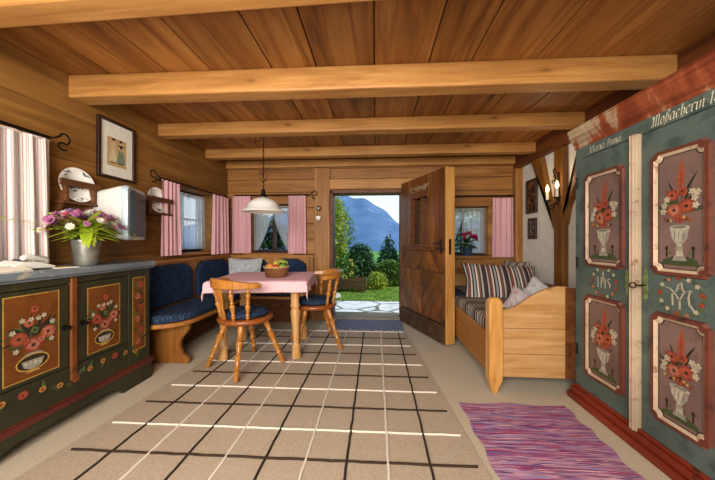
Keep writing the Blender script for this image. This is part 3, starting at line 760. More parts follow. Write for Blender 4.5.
def urn_bouquet(A, w, h, rnd):
    """urn with red flowers, in box centred on u=0, v from 0 to h"""
    # ground
    g = [(-.36*w, .02*h), (.36*w, .02*h), (.30*w, .07*h), (.1*w, .10*h), (-.12*w, .095*h), (-.32*w, .06*h)]
    A.p(g, 'p_green')
    for s in (-1, 1):
        A.p(leafp(s*.24*w, .07*h, .1*h, .02*w, PI/2), 'p_dark'); A.p(ell(s*.24*w, .16*h, .035*w, .02*h), 'p_dark'); A.p(ell(s*.18*w, .12*h, .03*w, .015*h), 'p_leaf')
    # foot, stem, bowl
    A.p([(-.13*w, .06*h), (.13*w, .06*h), (.10*w, .10*h), (-.10*w, .10*h)], 'p_grey')
    A.p([(-.07*w, .10*h), (.07*w, .10*h), (.04*w, .19*h), (-.04*w, .19*h)], 'p_white')
    A.p(ell(0, .16*h, .075*w, .02*h), 'p_grey')
    A.p([(-.05*w, .19*h), (.05*w, .19*h), (.14*w, .245*h), (.17*w, .32*h), (-.17*w, .32*h), (-.14*w, .245*h)], 'p_white')
    A.p([(.02*w, .20*h), (.05*w, .195*h), (.14*w, .245*h), (.165*w, .315*h), (.08*w, .315*h)], 'p_grey')
    A.p(ell(0, .33*h, .19*w, .022*h, 14), 'p_white'); A.p(ell(0, .335*h, .14*w, .012*h, 12), 'p_shadow')
    for k in range(3): A.p([(-.1*w+k*.08*w, .23*h), (-.085*w+k*.08*w, .23*h), (-.085*w+k*.085*w, .30*h), (-.1*w+k*.085*w, .30*h)], 'p_shadow')
    # leaves and flowers
    for k in range(14):
        a = rnd.uniform(.1, PI-.1); A.p(leafp(.1*w*math.cos(a), .44*h+.04*h*math.sin(a), rnd.uniform(.12, .22)*h, .02*w, a), rnd.choice(['p_green', 'p_dark', 'p_leaf']))
    A.p(leafp(.02*w, .55*h, .26*h, .025*w, 1.05), 'p_dark')
    A.p(leafp(-.02*w, .55*h, .2*h, .02*w, 2.0), 'p_dark')
    # tall flame-like tulip
    A.p([(-.02*w, .64*h), (.07*w, .66*h), (.10*w, .76*h), (.055*w, .90*h), (.035*w, .86*h), (-.03*w, .74*h)], 'p_orange')
    A.p([(.01*w, .66*h), (.04*w, .66*h), (.06*w, .76*h), (.05*w, .84*h), (.02*w, .74*h)], 'p_red')
    for k in range(12):
        a = rnd.uniform(-.2, PI+.2); A.p(leafp(.12*w*math.cos(a), .50*h, rnd.uniform(.08, .14)*h, .03*w, a), rnd.choice(['p_green', 'p_dark', 'p_dark']))
    rose(A, -.13*w, .60*h, .125*w); rose(A, .13*w, .50*h, .155*w); rose(A, -.09*w, .475*h, .14*w, 'p_orange', 'p_pink'); rose(A, .06*w, .62*h, .10*w, 'p_orange', 'p_red'); rose(A, .02*w, .40*h, .085*w)
    for (x, y) in ((-.27, .52), (-.22, .57), (-.29, .47), (.28, .56), (.24, .61), (.33, .60), (.30, .5)): daisy(A, x*w, y*h, .065*w)
    for k in range(9): A.p(ell(-.26*w+k*.06*w, (.41-.02*math.sin(k))*h, .028*w, .014*h, 7), rnd.choice(['p_red', 'p_dark', 'p_orange', 'p_yellow']))
def vase_bouquet(A, w, h, rnd):
    """low white bowl with a full bouquet (cabinet panels)"""
    A.p(ell(0, .17*h, .30*w, .105*h, 18), 'p_yellow'); A.p(ell(0, .17*h, .275*w, .09*h, 18), 'p_dark')
    A.p([(-.2*w, .2*h), (.2*w, .2*h), (.16*w, .12*h), (.06*w, .09*h), (-.06*w, .09*h), (-.16*w, .12*h)], 'p_grey')
    for k in range(4): A.p(ell((-.13+k*.085)*w, .16*h, .03*w, .026*h, 8), 'p_white')
    A.p([(-.14*w, .05*h), (.14*w, .05*h), (.05*w, .085*h), (-.05*w, .085*h)], 'p_yellow')
    A.p([(-.22*w, .25*h), (-.1*w, .27*h), (.1*w, .27*h), (.22*w, .25*h), (.1*w, .29*h), (-.1*w, .29*h)], 'p_grey')
    for k in range(40):
        a = rnd.uniform(-.2, PI+.2); r0 = rnd.uniform(.02, .3)
        A.p(leafp(r0*w*math.cos(a), .48*h+.25*r0*h*math.sin(a), rnd.uniform(.12, .25)*h, .03*w, a+rnd.uniform(-.3, .3)), rnd.choice(['p_green', 'p_dark', 'p_leaf', 'p_dark']))
    for k in range(8):
        a = rnd.uniform(PI+.2, 2*PI-.2); A.p(leafp(.2*w*math.cos(a), .42*h, rnd.uniform(.08, .14)*h, .03*w, a), rnd.choice(['p_green', 'p_dark']))
    rose(A, 0, .38*h, .17*w, 'p_red', 'p_pink'); rose(A, -.25*w, .49*h, .155*w); rose(A, .27*w, .50*h, .15*w, 'p_orange', 'p_pink'); rose(A, -.08*w, .66*h, .10*w, 'p_orange', 'p_pink')
    rose(A, .02*w, .56*h, .11*w, 'p_dark', 'p_leaf'); rose(A, .02*w, .82*h, .10*w, 'p_red', 'p_orange'); rose(A, -.13*w, .44*h, .08*w); rose(A, .14*w, .43*h, .08*w, 'p_orange', 'p_pink')
    for (x, y) in ((-.3, .35), (.33, .40), (-.2, .70), (.18, .72), (.34, .62), (-.36, .58), (-.05, .70), (.08, .70)): daisy(A, x*w, y*h, .055*w)

# ------------------------------------------------------------------ wardrobe
wd = thing('wardrobe', 'tall teal painted wardrobe with flower panels and red marbled cornice', 'wardrobe', (1.65, 1.6, 0))
WX = 1.40; WY0, WY1 = 1.13, 2.07
m = MB(); m.box(WX+.02, XR-.01, WY0, WY1, .08, 1.74); m.build('carcass', M['w_blue'], wd, bevel=.006)
m = MB(); m.box(WX+.005, WX+.02, WY0, WY1, 1.665, 1.745); 
m.box(WX+.003, WX+.02, WY1-.055, WY1, .1, 1.665); m.box(WX+.003, WX+.02, WY0, WY0+.055, .1, 1.665)
m.build('face_frame', M['w_blue'], wd, bevel=.003)
m = MB()   # cornice: profile swept along y with mitred ends
prof = [(1.405, 1.735), (1.385, 1.745), (1.385, 1.775), (1.355, 1.80), (1.35, 1.83), (1.315, 1.86), (1.305, 1.90), (1.29, 1.92), (1.29, 1.945), (1.45, 1.945)]
prof = [(1.405-(1.405-px)*.42, 1.735+(pz-1.735)*.64) for px, pz in prof[:-1]] + [(1.45, 1.735+.21*.64)]
def cr(y, e): return [m.add([(px, y + e*(1.405-px)*.25, pz)]) for px, pz in prof]
A_, B_ = cr(WY0-.0, -1), cr(WY1+.0, 1)
for i in range(len(prof)-1): m.face([A_[i], B_[i], B_[i+1], A_[i+1]])
for e, y in ((-1, WY0), (1, WY1)):
    c = [m.add([(px, y + e*(1.405-px)*.25, pz)]) for px, pz in prof]; d = [m.add([(XR-.01, y + e*(1.405-px)*.25, pz)]) for px, pz in prof]
    for i in range(len(prof)-2): m.face([c[i], c[i+1], d[i+1], d[i]])
m.box(1.40, XR-.01, WY0-.01, WY1+.01, 1.74, 1.866)
m.build('cornice', M['w_cornice'], wd)
m = MB()
nib_text(m, 'Maria·Anna', lambda u, v: (WX+.003, 1.945-u, 1.677+v), .245, .027)
m.build('lettering', M['letter'], wd); m = MB()
nib_text(m, 'Moßacherin·18', lambda u, v: (WX+.003, 1.528-u, 1.678+v), .292, .034)
m.build('lettering', M['letter'], wd)
m = MB(); m.box(1.355, XR-.01, WY0-.02, WY1+.02, 0.0, .045); m.box(1.372, XR-.01, WY0-.01, WY1+.01, .045, .085); m.box(1.385, 1.42, WY0, WY1, .085, .105)
m.build('plinth', M['w_plinth'], wd, bevel=.008)
MONO = {'IHS': [[(-.62, .45), (-.6, .3), (-.6, -.5)], [(-.27, .45), (-.25, .3), (-.25, -.5)], [(.15, .45), (.17, .3), (.17, -.5)], [(-.25, 0), (.17, .05)], [(-.05, 1.0), (-.05, .05)], [(-.2, .72), (.1, .75)], [(.68, .35), (.5, .42), (.42, .2), (.66, -.1), (.64, -.4), (.4, -.45)]],
 'MA': [[(-.42, -.7), (-.45, .1)], [(-.9, .5), (-.6, .45), (-.3, .15), (0, -.3)], [(0, -.9), (0, -.25)], [(0, -.25), (.25, .3), (.55, .5), (.72, .4)], [(.6, .45), (.5, 0), (.55, -.45), (.85, -.85)], [(-.2, .3), (-.05, .85), (.15, .95)], [(.1, .95), (.15, .5), (.32, .25)], [(-.12, .5), (.2, .52)]]}
def wdoor(y_far, y_near, pf, pn, strip, mono, seed):
    d = MB(); d.box(WX, WX+.022, y_near, y_far, .10, 1.66)
    do = d.build('door', M['w_blue'], wd, bevel=.004)
    mats = [M['w_red'], M['w_cream'], M['w_mauve'], M['black']] + [M[k] for k in ARTM]; keys = ['r', 'c', 'm', 'k'] + ARTM
    for (z0, z1, kk) in ((.945, 1.528, 0), (.225, .74, 1)):
        q = MB(); cy = (pf+pn)/2; w = pf-pn
        fn = lambda u, v, dx: (WX - dx, cy - u, v)      # u to the viewer's right
        def ring(o, i, d0, d1, mi):
            a = q.add([fn(x, y, d0) for x, y in o]); b = q.add([fn(x, y, d1) for x, y in i]); n = len(o)
            for k in range(n): q.face([a+k, a+(k+1) % n, b+(k+1) % n, b+k], mi)
        W = w/2
        O = [octagon(-W-.012+e, W+.012-e, z0-.012+e, z1+.012-e, c) for e, c in ((0, .022), (.006, .022), (.021, .024), (.025, .024), (.034, .025), (.038, .025))]
        ring(O[0], O[1], -.001, .016, 0); ring(O[1], O[2], .016, .016, 0); ring(O[2], O[3], .016, .012, 1); ring(O[3], O[4], .012, .006, 1); ring(O[4], O[5], .006, .004, 3)
        q.poly([fn(x, y, .004) for x, y in O[5]], 2)
        A = Art(q, lambda u, v, l: fn(u, z0+.03+v, .0042+l*.00004), keys)
        urn_bouquet(A, w*1.0, (z1-z0)*.97, random.Random(seed+kk))
        q.build('painted_panel', mats, do)
    # flower wreath with monogram
    q = MB(); keys = ARTM; cy = (pf+pn)/2; rr = .085
    A = Art(q, lambda u, v, l: (WX-.0006-l*.00003, cy-u, .845+v), keys); rnd = random.Random(seed+9)
    for k in range(26):
        a = 2*PI*k/26; A.p(leafp(rr*1.05*math.cos(a), rr*math.sin(a), .03, .006, a+1.3+rnd.uniform(-.5, .5)), rnd.choice(['p_leaf', 'p_green', 'p_leaf']))
    for k in range(13):
        a = 2*PI*k/13+.2
        if k % 3 == 0: rose(A, rr*1.08*math.cos(a), rr*math.sin(a), .013)
        else: daisy(A, rr*1.08*math.cos(a), rr*math.sin(a), .011, rnd.choice(['p_white', 'p_white', 'p_pink']))
    zz = A.z
    nib(q, MONO[mono], lambda u, v: (WX-.003, cy-u*.072, .845+v*.068), .13, ARTM.index('p_white'), .35)
    q.build('painted_wreath', [M[k] for k in ARTM], do)
    return do
dL = wdoor(2.015, 1.635, 1.958, 1.680, None, 'IHS', 1)
dR = wdoor(1.575, 1.19, 1.504, 1.268, None, 'MA', 5)
q = MB(); q.box(WX-.022, WX+.01, 1.583, 1.622, .085, 1.67); q.box(WX-.03, WX-.02, 1.591, 1.603, .085, 1.67); q.box(WX-.03, WX-.02, 1.608, 1.616, .085, 1.67); q.build('meeting_strip', M['w_cream'], wd, bevel=.003)
q = MB(); q.box(WX-.006, WX+.01, 1.624, 1.643, .10, 1.665); q.build('dark_rabbet', worn('wardrobe_rabbet_paint', '#6a2c22', '#2e201a', .52, 20), wd)
def escutcheon(parent, y, z, h, key):
    q = MB(); P = [(0, -h/2), (.010, -h*.42), (.006, -h*.3), (.014, -h*.18), (.008, 0), (.014, h*.18), (.006, h*.3), (.010, h*.42), (0, h/2)]
    P = P + [(-u, v) for u, v in P[::-1][1:-1]]
    q.prism(P, lambda u, v: (WX-.0005, y-u, z+v), lambda u, v: (WX-.005, y-u, z+v)); e = q.build('escutcheon', M['brass'], parent)
    if key:
        k = MB(); k.tube([(WX-.004, y, z-.005), (WX-.05, y, z-.005)], .004, 8)
        k.tube([(WX-.05+.016*math.cos(t)-.016, y+.0, z-.005+.014*math.sin(t)) for t in [2*PI*i/12 for i in range(13)]], .003, 6, caps=False)
        k.build('key', M['iron'], e)
escutcheon(dL, 1.655, .87, .15, False); escutcheon(dR, 1.55, .875, .17, True)
for z in (.35, .95, 1.5):
    q = MB(); q.tube([(WX-.004, 2.045, z-.035), (WX-.004, 2.045, z+.035)], .005, 8); q.tube([(WX-.002, 2.045, z+.03), (WX-.006, 2.052, z+.04), (WX-.002, 2.062, z+.03)], .003, 6); q.build('hinge', M['iron'], wd)

# ------------------------------------------------------------------ painted cabinet (left foreground)
cb = thing('sideboard', 'long dark green painted sideboard with orange flower panels', 'cabinet', (-1.98, 1.58, 0))
CX = -1.83; CY0, CY1 = 1.0, 2.157; CB = XL+.005
m = MB(); m.box(CB, CX-.02, CY0, CY1-.004, .155, .895)
m.box(CB, CX, CY0, CY0+.04, .155, .895); m.box(CX-.02, CX, CY1-.20, CY1-.004, .155, .895); m.box(CX-.02, CX, CY0+.04, CY0+.20, .155, .895)
m.box(CX-.02, CX, CY0+.20, CY1-.20, .155, .345); m.box(CX-.02, CX, CY0+.20, CY1-.20, .845, .895)
m.build('carcass', M['cab_green'], cb, bevel=.004)
m = MB(); m.box(CB, CX+.035, CY0-.03, CY1+.03, .90, .94); m.box(CB, CX+.02, CY0-.02, CY1+.02, .885, .90); m.build('top', M['cab_top'], cb, bevel=.01)
m = MB(); m.box(CB, CX+.018, CY0-.015, CY1+.015, .125, .158); m.box(CB, CX+.010, CY0-.01, CY1+.01, .158, .168); m.build('moulding', M['cab_red'], cb, bevel=.006)
# scalloped plinth board
P = [(CY0, .125), (CY0, 0), (CY0+.16, 0), (CY0+.175, .03), (CY0+.21, .05), (CY0+.25, .055), (CY0+.30, .07), (CY1-.36, .07), (CY1-.33, .055), (CY1-.29, .045), (CY1-.27, .02), (CY1-.25, .0), (CY1, 0), (CY1, .125)]
m = MB(); m.prism(P, lambda u, v: (CX-.012, u, v), lambda u, v: (CX+.012, u, v)); m.box(CB, CX-.012, CY1-.03, CY1, 0, .125); m.box(CB, CX-.012, CY0, CY0+.03, 0, .125)
m.build('plinth', M['cab_green'], cb)
CK = ['o', 'b'] + ARTM; CMs = [M['cab_orange'], M['cab_border']] + [M[k] for k in ARTM]
def cpanel(parent, y0, y1, z0, z1, seed, narrow=False):
    q = MB(); cy = (y0+y1)/2
    q.poly([(CX+.0012, y, z) for y, z in ((y0, z0), (y1, z0), (y1, z1), (y0, z1))], 1)
    e = .006; q.poly([(CX+.0016, y, z) for y, z in ((y0+e, z0+e), (y1-e, z0+e), (y1-e, z1-e), (y0+e, z1-e))], 0)
    A = Art(q, lambda u, v, l: (CX+.0018+l*.00004, cy+u, z0+.01+v), CK); rnd = random.Random(seed)
    w, h = y1-y0, z1-z0
    if not narrow: vase_bouquet(A, w*1.0, h*.97, rnd)
    else:
        for k in range(16): A.p(leafp(rnd.uniform(-.2, .2)*w, (.05+.055*k)*h, .12*h, .08*w, rnd.uniform(.3, 2.8)), rnd.choice(['p_dark', 'p_green', 'p_leaf']))
        for k in range(6): rose(A, (.12 if k % 2 else -.12)*w, (.1+.155*k)*h, .24*w, *(('p_red', 'p_orange') if k % 2 else ('p_orange', 'p_pink')))
    q.build('painted_panel', CMs, parent)
for (a, b, p0, p1, z0, z1, hy, sd) in ((CY0+.21, 1.555, 1.255, 1.503, .372, .818, 1.53, 3), (1.606, CY1-.205, 1.66, 1.889, .372, .800, 1.632, 4)):
    q = MB(); q.box(CX-.018, CX, a, b, .35, .84); d = q.build('door', M['cab_green'], cb, bevel=.004)
    cpanel(d, p0, p1, z0, z1, sd)
    q = MB(); Mx = Matrix.Translation((CX, hy, .59)) @ Matrix.Rotation(PI/2, 4, 'Y'); q.lathe([(.016, 0), (.016, .003), (.006, .006), (.006, .016), (.014, .024), (.014, .032), (.004, .038)], seg=12, Mx=Mx); q.build('knob', M['iron'], d)
q = MB(); q.box(CX-.018, CX+.010, 1.562, 1.598, .26, .88); q.build('center_stile', M['cab_orange'], cb, bevel=.006)
cpanel(cb, 1.99, 2.108, .265, .822, 6, True); cpanel(cb, 1.05, 1.168, .265, .822, 7, True)
q = MB(); A = Art(q, lambda u, v, l: (CX+.0012+l*.00004, u, v), ARTM); rnd = random.Random(2)
for k in range(30):
    t = k/29; y = 1.05+t*1.0; z = .25 + .05*abs(math.sin(t*2*PI*1.0)) ; A.p(leafp(y, z, .05, .010, rnd.uniform(0, 6.3)), rnd.choice(['p_leaf', 'p_green', 'p_dark']))
for k in range(12):
    y = 1.08+k*.085; z = .25+.05*abs(math.sin((y-1.05)*2*PI)); rose(A, y, z, .017 if k % 3 else .024, *(('p_red', 'p_orange') if k % 3 == 0 else ('p_yellow', 'p_orange')))
q.build('painted_garland', [M[k] for k in ARTM], cb)

# things on the cabinet
CT = .94
BUX, BUY = -1.90, 1.72
bk = thing('metal_bucket', 'grey metal bucket on the sideboard holding the flowers', 'bucket', (BUX, BUY, CT))
m = MB(); m.lathe([(.052, 0), (.055, .002), (.058, .008), (.074, .155), (.079, .158), (.079, .168), (.074, .168), (.056, .01), (.0, .01)], (BUX, BUY, CT), 28); m.build('body', M['steel'], bk)
for z, r in ((.025, .061), (.145, .0745)):
    m = MB(); m.tube([(BUX+r*math.cos(2*PI*k/24), BUY+r*math.sin(2*PI*k/24), CT+z) for k in range(25)], .003, 6, caps=False)
    m.build('hoop', M['steel'], bk)
bq = thing('flower_bouquet', 'bouquet of mauve and pink flowers with bright green leaves in the metal bucket', 'bouquet', (BUX, BUY, CT+.05))
bc = Vector((BUX, BUY, CT+.215))
m = MB()
for k in range(14):
    a = R.uniform(0, 6.28); m.tube([bc+Vector((R.uniform(-.03, .03), R.uniform(-.03, .03), -.15)), bc+Vector((.05*math.cos(a), .05*math.sin(a), 0))], .003, 5)
m.build('stems', M['leaf_mid'], bq)
def blade(mb, p, d, L, w, droop, mat=0, seg=5, up=Vector((0, 0, 1))):
    d = Vector(d).normalized(); s = d.cross(up); s = s.normalized() if s.length > 1e-3 else Vector((1, 0, 0))
    pts = []
    for i in range(seg+1):
        t = i/seg; c = Vector(p) + d*L*t + Vector((0, 0, -droop*t*t)); ww = w*math.sin(PI*min(.97, .12+t*.85)); pts += [c-s*ww, c+s*ww]
    b = mb.add(pts)
    for i in range(seg): mb.face([b+2*i, b+2*i+1, b+2*i+3, b+2*i+2], mat, True)
m = MB()
for k in range(210):
    a = R.uniform(0, 6.28); e = R.uniform(-.25, .6); L = R.uniform(.10, .24)*(.6 if math.cos(a) < -.3 else 1)
    blade(m, bc+Vector((0, 0, R.uniform(-.03, .05))), (math.cos(a)*math.cos(e), math.sin(a)*math.cos(e), math.sin(e)), L, .018, .03)
for (a, L, e, dr) in ((PI*1.42, .40, .25, .02), (PI*1.55, .36, .15, .05), (PI*.45, .36, .05, .07), (PI*.5, .30, .2, .03), (PI*1.6, .34, .4, .02), (PI*.42, .33, .12, .05), (PI*1.68, .30, .05, .06)):
    for j in range(9):
        t = j/9; p = bc+Vector((math.cos(a)*L*t, math.sin(a)*L*t, L*t*math.sin(e)-dr*t*t))
        for s in (-1, 1): blade(m, p, (math.cos(a+s*.8), math.sin(a+s*.8), .2), .10*(1.15-t), .013, .015)
m.build('foliage', M['leaf_bright'], bq)
m = MB()   # broad fern-like bright leaf hanging over the front
for (dx, dy, L) in ((.7, -.75, .10), (.8, -.35, .09), (.75, -.6, .13)):
    blade(m, bc+Vector((.02, -.02, .06)), (dx, dy, -.15), L*1.3, .028, .13, seg=7)
m.build('broad_leaf', leafmat('lime_leaves', '#9ab824', '#d4e04c'), bq)
def blossom(pos, r, mat, n=9):
    mb = MB(); up = (pos-bc+Vector((.04, -.03, .06))).normalized()
    q = up.to_track_quat('Z', 'Y')
    for ring, (el, L) in enumerate(((.25, r), (.75, r*.85), (1.15, r*.6))):
        for k in range(n-ring*2):
            a = 2*PI*k/(n-ring*2)+ring; d = q @ Vector((math.cos(a)*math.cos(el), math.sin(a)*math.cos(el), math.sin(el)))
            blade(mb, pos, d, L, r*.3, .0, seg=3, up=up)
    return mb
bl = ['petal_pink', 'petal_mauve', 'petal_pink', 'petal_rose', 'petal_white']
for k in range(84):
    a = R.uniform(0, 6.28); rad = .20*math.sqrt(R.random()); h = .15*math.sqrt(max(0, 1-(rad/.21)**2))
    p = bc+Vector((rad*math.cos(a)*.75, rad*math.sin(a)*1.15, h-.025+R.uniform(-.02, .02)))
    blossom(p, R.uniform(.020, .034), None).build('blossom', M[bl[k % 5]], bq)

# telephone and booklets
ph = thing('telephone', 'white handset telephone lying beside the papers on the sideboard', 'telephone', (-1.93, 1.43, CT+.006), .2)
m = MB(); m.prism([(-.10, 0), (.10, 0), (.10, .012), (.02, .045), (-.06, .05), (-.10, .03)], lambda u, v: (-1.99+.0, 1.43+u, CT+.007+v), lambda u, v: (-1.875, 1.43+u*.95, CT+.007+v*.8)); m.build('base', M['plastic'], ph, bevel=.006)
m = MB(); pts = [(-1.90, 1.385, CT+.066), (-1.905, 1.40, CT+.074), (-1.91, 1.45, CT+.066), (-1.915, 1.50, CT+.054), (-1.92, 1.515, CT+.042)]; m.tube(pts, [.012, .018, .013, .016, .012], 10); m.build('handset', M['plastic'], ph)
m = MB()
for i in range(3):
    for j in range(4): m.obox((-1.965+i*.018, 1.40+j*.02, CT+.0575-j*.0008), (.011, .012, .008))
m.build('keypad', M['plastic_dark'], ph)
def booklet(pos, w, d, rz, mats, label, th=.004, open_=False):
    t = thing('booklet', label, 'booklet', pos, rz, 'papers on the sideboard'); Mx = absmat(t)
    m = MB(); m.obox(None, (w, d, th), Mx=Mx @ Matrix.Translation((0, 0, th/2))); m.build('pages', M['paper'], t)
    m = MB(); m.obox(None, (w*.98, d*.98, .0008), Mx=Mx @ Matrix.Translation((0, 0, th+.0005))); m.build('cover', mats, t)
    if open_:
        m = MB(); m.grid(8, 2, lambda a, b: Mx @ Vector((-w/2+w*a, -d/2+d*b, th+.002+.03*math.sin(PI*a)*(1-a*.3)))); m.build('curling_page', M['paper'], t)
    return t
booklet((-1.895, 1.27, CT), .15, .21, .1, blotch('printed_page', [(.4, '#5a6a70'), (.5, '#d5d6cf'), (.6, '#a9b4b4')], 40), 'open printed magazine at the near end of the sideboard', open_=True)
booklet((-1.885, 1.565, CT), .12, .10, -.25, M['paper_tan'], 'tan paper leaflet lying beside the telephone')

# ------------------------------------------------------------------ television on the wall
tvA, tvB = Vector((-1.84, 1.92, 0)), Vector((-2.02, 2.29, 0)); tn = Vector((.90, .437, 0)).normalized(); tt = (tvB-tvA).normalized()
tc_ = (tvA+tvB)/2; tz = 1.31
tv = thing('television', 'small white tube television mounted on the left wall above the flowers', 'television', (tc_.x, tc_.y, tz-.2))
TM = Matrix(((tt.x, 0, tn.x, tc_.x), (tt.y, 0, tn.y, tc_.y), (0, 1, 0, tz), (0, 0, 0, 1)))   # local x along screen, y up, z out of the screen
def rrect(w, h, r, n=5): return [(sx*(w/2-r)+r*math.cos(a), sy*(h/2-r)+r*math.sin(a)) for sx, sy, a0 in ((1, 1, 0), (-1, 1, PI/2), (-1, -1, PI), (1, -1, 1.5*PI)) for a in [a0+PI/2*i/(n-1) for i in range(n)]]
def loft(mb, secs, mat=0, caps=True):
    rs = []
    for poly, z in secs: rs.append(mb.add([TM @ Vector((x, y, z)) for x, y in poly]))
    n = len(secs[0][0])
    for a, b in zip(rs[:-1], rs[1:]):
        for k in range(n): mb.face([a+k, a+(k+1) % n, b+(k+1) % n, b+k], mat, True)
    if caps: mb.face([rs[0]+k for k in range(n)][::-1], mat); mb.face([rs[-1]+k for k in range(n)], mat)
TW, TH = .41, .40
m = MB(); loft(m, [(rrect(TW*.52, TH*.72, .03), -.215), (rrect(TW*.56, TH*.76, .03), -.21), (rrect(TW*.96, TH*.98, .04), -.03), (rrect(TW, TH, .05), -.01)]); m.build('casing', M['plastic'], tv)
m = MB(); loft(m, [(rrect(TW, TH, .05), -.01), (rrect(TW*1.03, TH*1.03, .06), .0), (rrect(TW*1.0, TH*1.0, .06), .03), (rrect(TW*.88, TH*.88, .05), .034)], caps=False); m.build('bezel', flat('pale_blue_plastic', '#aebfc8', .25, .04, 20, 0), tv)
m = MB(); Sg = rrect(TW*.89, TH*.89, .05)
loft(m, [(Sg, .03), ([(x*.9, y*.9) for x, y in Sg], .04), ([(x*.5, y*.5) for x, y in Sg], .046)]); m.build('screen', M['screen'], tv)
m = MB()
m.tube([TM @ Vector((0, -.1, -.18)), TM @ Vector((0, -.12, -.2)), Vector((XL+.014, 2.02, 1.18))], .012, 8); m.build('wall_bracket', M['iron'], tv)

# ------------------------------------------------------------------ plate racks with plates
def rack(y0, y1, label, plabel):
    zc = 1.36
    r = thing('plate_rack', label, 'plate rack', (XL+.06, (y0+y1)/2, zc), 0, 'plate racks on the left wall')
    m = MB(); m.box(XL+.002, XL+.11, y0, y1, zc-.012, zc+.006); m.build('shelf_board', M['rack'], r, bevel=.004)
    m = MB(); m.box(XL+.095, XL+.110, y0-.01, y1+.01, zc+.105, zc+.15); m.build('front_rail', M['rack'], r, bevel=.004)
    for yy in (y0+.02, y1-.05):
        m = MB(); m.prism([(XL+.002, zc-.10), (XL+.03, zc-.10), (XL+.08, zc-.012), (XL+.108, zc-.012), (XL+.108, zc+.15), (XL+.075, zc+.15), (XL+.05, zc+.02), (XL+.002, zc+.006)], lambda u, v: (u, yy, v), lambda u, v: (u, yy+.022, v)); m.build('bracket', M['rack'], r, bevel=.003)
    yc = (y0+y1)/2
    p = thing('painted_plate', plabel, 'plate', (XL+.06, yc, zc+.008), 0, 'painted plates in the wall racks')
    Mx = Matrix.Translation((XL+.055, yc, zc+.125)) @ Matrix.Rotation(PI/2-.12, 4, 'Y')
    m = MB(); m.lathe([(0.0, 0), (.07, 0), (.082, .010), (.118, .018), (.119, .022), (.08, .015), (.068, .005), (0, .005)], seg=28, Mx=Mx, caps=False); m.build('dish', M['white'], p)
    m = MB()
    rp_ = random.Random(int(yc*100))
    for k in range(46):
        a = rp_.choice([0, 1, 2, 3, 4])*2*PI/5 + rp_.gauss(0, .2); rr = rp_.uniform(.090, .112); sz = rp_.uniform(.004, .009)
        m.poly([Mx @ Vector((rr*math.cos(a)+x, rr*math.sin(a)+y, .0212+k*.00003)) for x, y in ell(0, 0, sz, sz*.6, 7, a+rp_.uniform(0, 3))], 0)
    for k in range(26):
        a = rp_.uniform(0, 6.28); rr = .05*math.sqrt(rp_.random()); sz = rp_.uniform(.005, .013)
        m.poly([Mx @ Vector((rr*math.cos(a)+x, rr*math.sin(a)+y, .0060+k*.00003)) for x, y in ell(0, 0, sz, sz*.5, 7, a+rp_.uniform(0, 3))], 0)
    m.build('painted_decor', M['blue_print'], p)
rack(1.68, 1.93, 'brown wooden plate rack between striped curtain and television', 'white plate with dark flowers in the rack left of the television')
rack(2.37, 2.66, 'brown wooden plate rack between television and pink curtain', 'white plate with dark flowers in the rack right of the television')

# framed print on the left wall
pf = thing('framed_print', 'large framed print of two women in long dresses above the television', 'picture', (XL+.01, 2.155, 1.6))
def pframe(root, y0, y1, z0, z1, w, xw, dirx, mat):
    m = MB(); x0, x1 = (xw, xw+dirx*.025)
    for (a, b, c, d) in ((y0, y0+w, z0, z1), (y1-w, y1, z0, z1), (y0+w, y1-w, z0, z0+w), (y0+w, y1-w, z1-w, z1)): m.box(min(x0, x1), max(x0, x1), a, b, c, d)
    m.build('frame', mat, root, bevel=.004)
pframe(pf, 1.995, 2.325, 1.60, 2.07, .022, XL+.001, 1, M['frame_dark'])
m = MB(); fx = XL+.012; m.poly([(fx, y, z) for y, z in ((2.017, 1.622), (2.303, 1.622), (2.303, 2.048), (2.017, 2.048))], 0)
A = Art(m, lambda u, v, l: (fx+.0004+l*.00005, 2.16+u, 1.835+v), ['w', 'p_tan', 'skin', 'g', 'c', 'p_dark'])
A.p([(-.085, -.13), (.085, -.13), (.085, .10), (-.085, .10)], 'p_tan')
for s, c in ((-.032, 'c'), (.034, 'g')):
    A.p([(s-.04, -.095), (s+.04, -.095), (s+.018, .015), (s-.018, .015)], c); A.p([(s-.022, .055), (s+.022, .055), (s+.016, .01), (s-.016, .01)], 'p_dark' if c == 'g' else c)
    A.p(ell(s, .072, .013, .016), 'skin'); A.p(ell(s, .085, .016, .011), 'p_dark'); A.p(ell(s-.012, -.1, .012, .006), 'p_dark'); A.p(ell(s+.012, -.1, .012, .006), 'p_dark')
    A.p(leafp(s-.02, .045, .05, .008, -1.2), 'skin'); A.p(leafp(s+.02, .045, .05, .008, -1.9), 'skin')
m.build('print', [M['paper'], M['paper_tan'], M['skin_print'], M['print_green'], M['print_cream'], M['p_dark']], pf)
m = MB(); m.poly([(XL+.019, y, z) for y, z in ((2.017, 1.622), (2.303, 1.622), (2.303, 2.048), (2.017, 2.048))]); m.build('glass', M['glass'], pf)

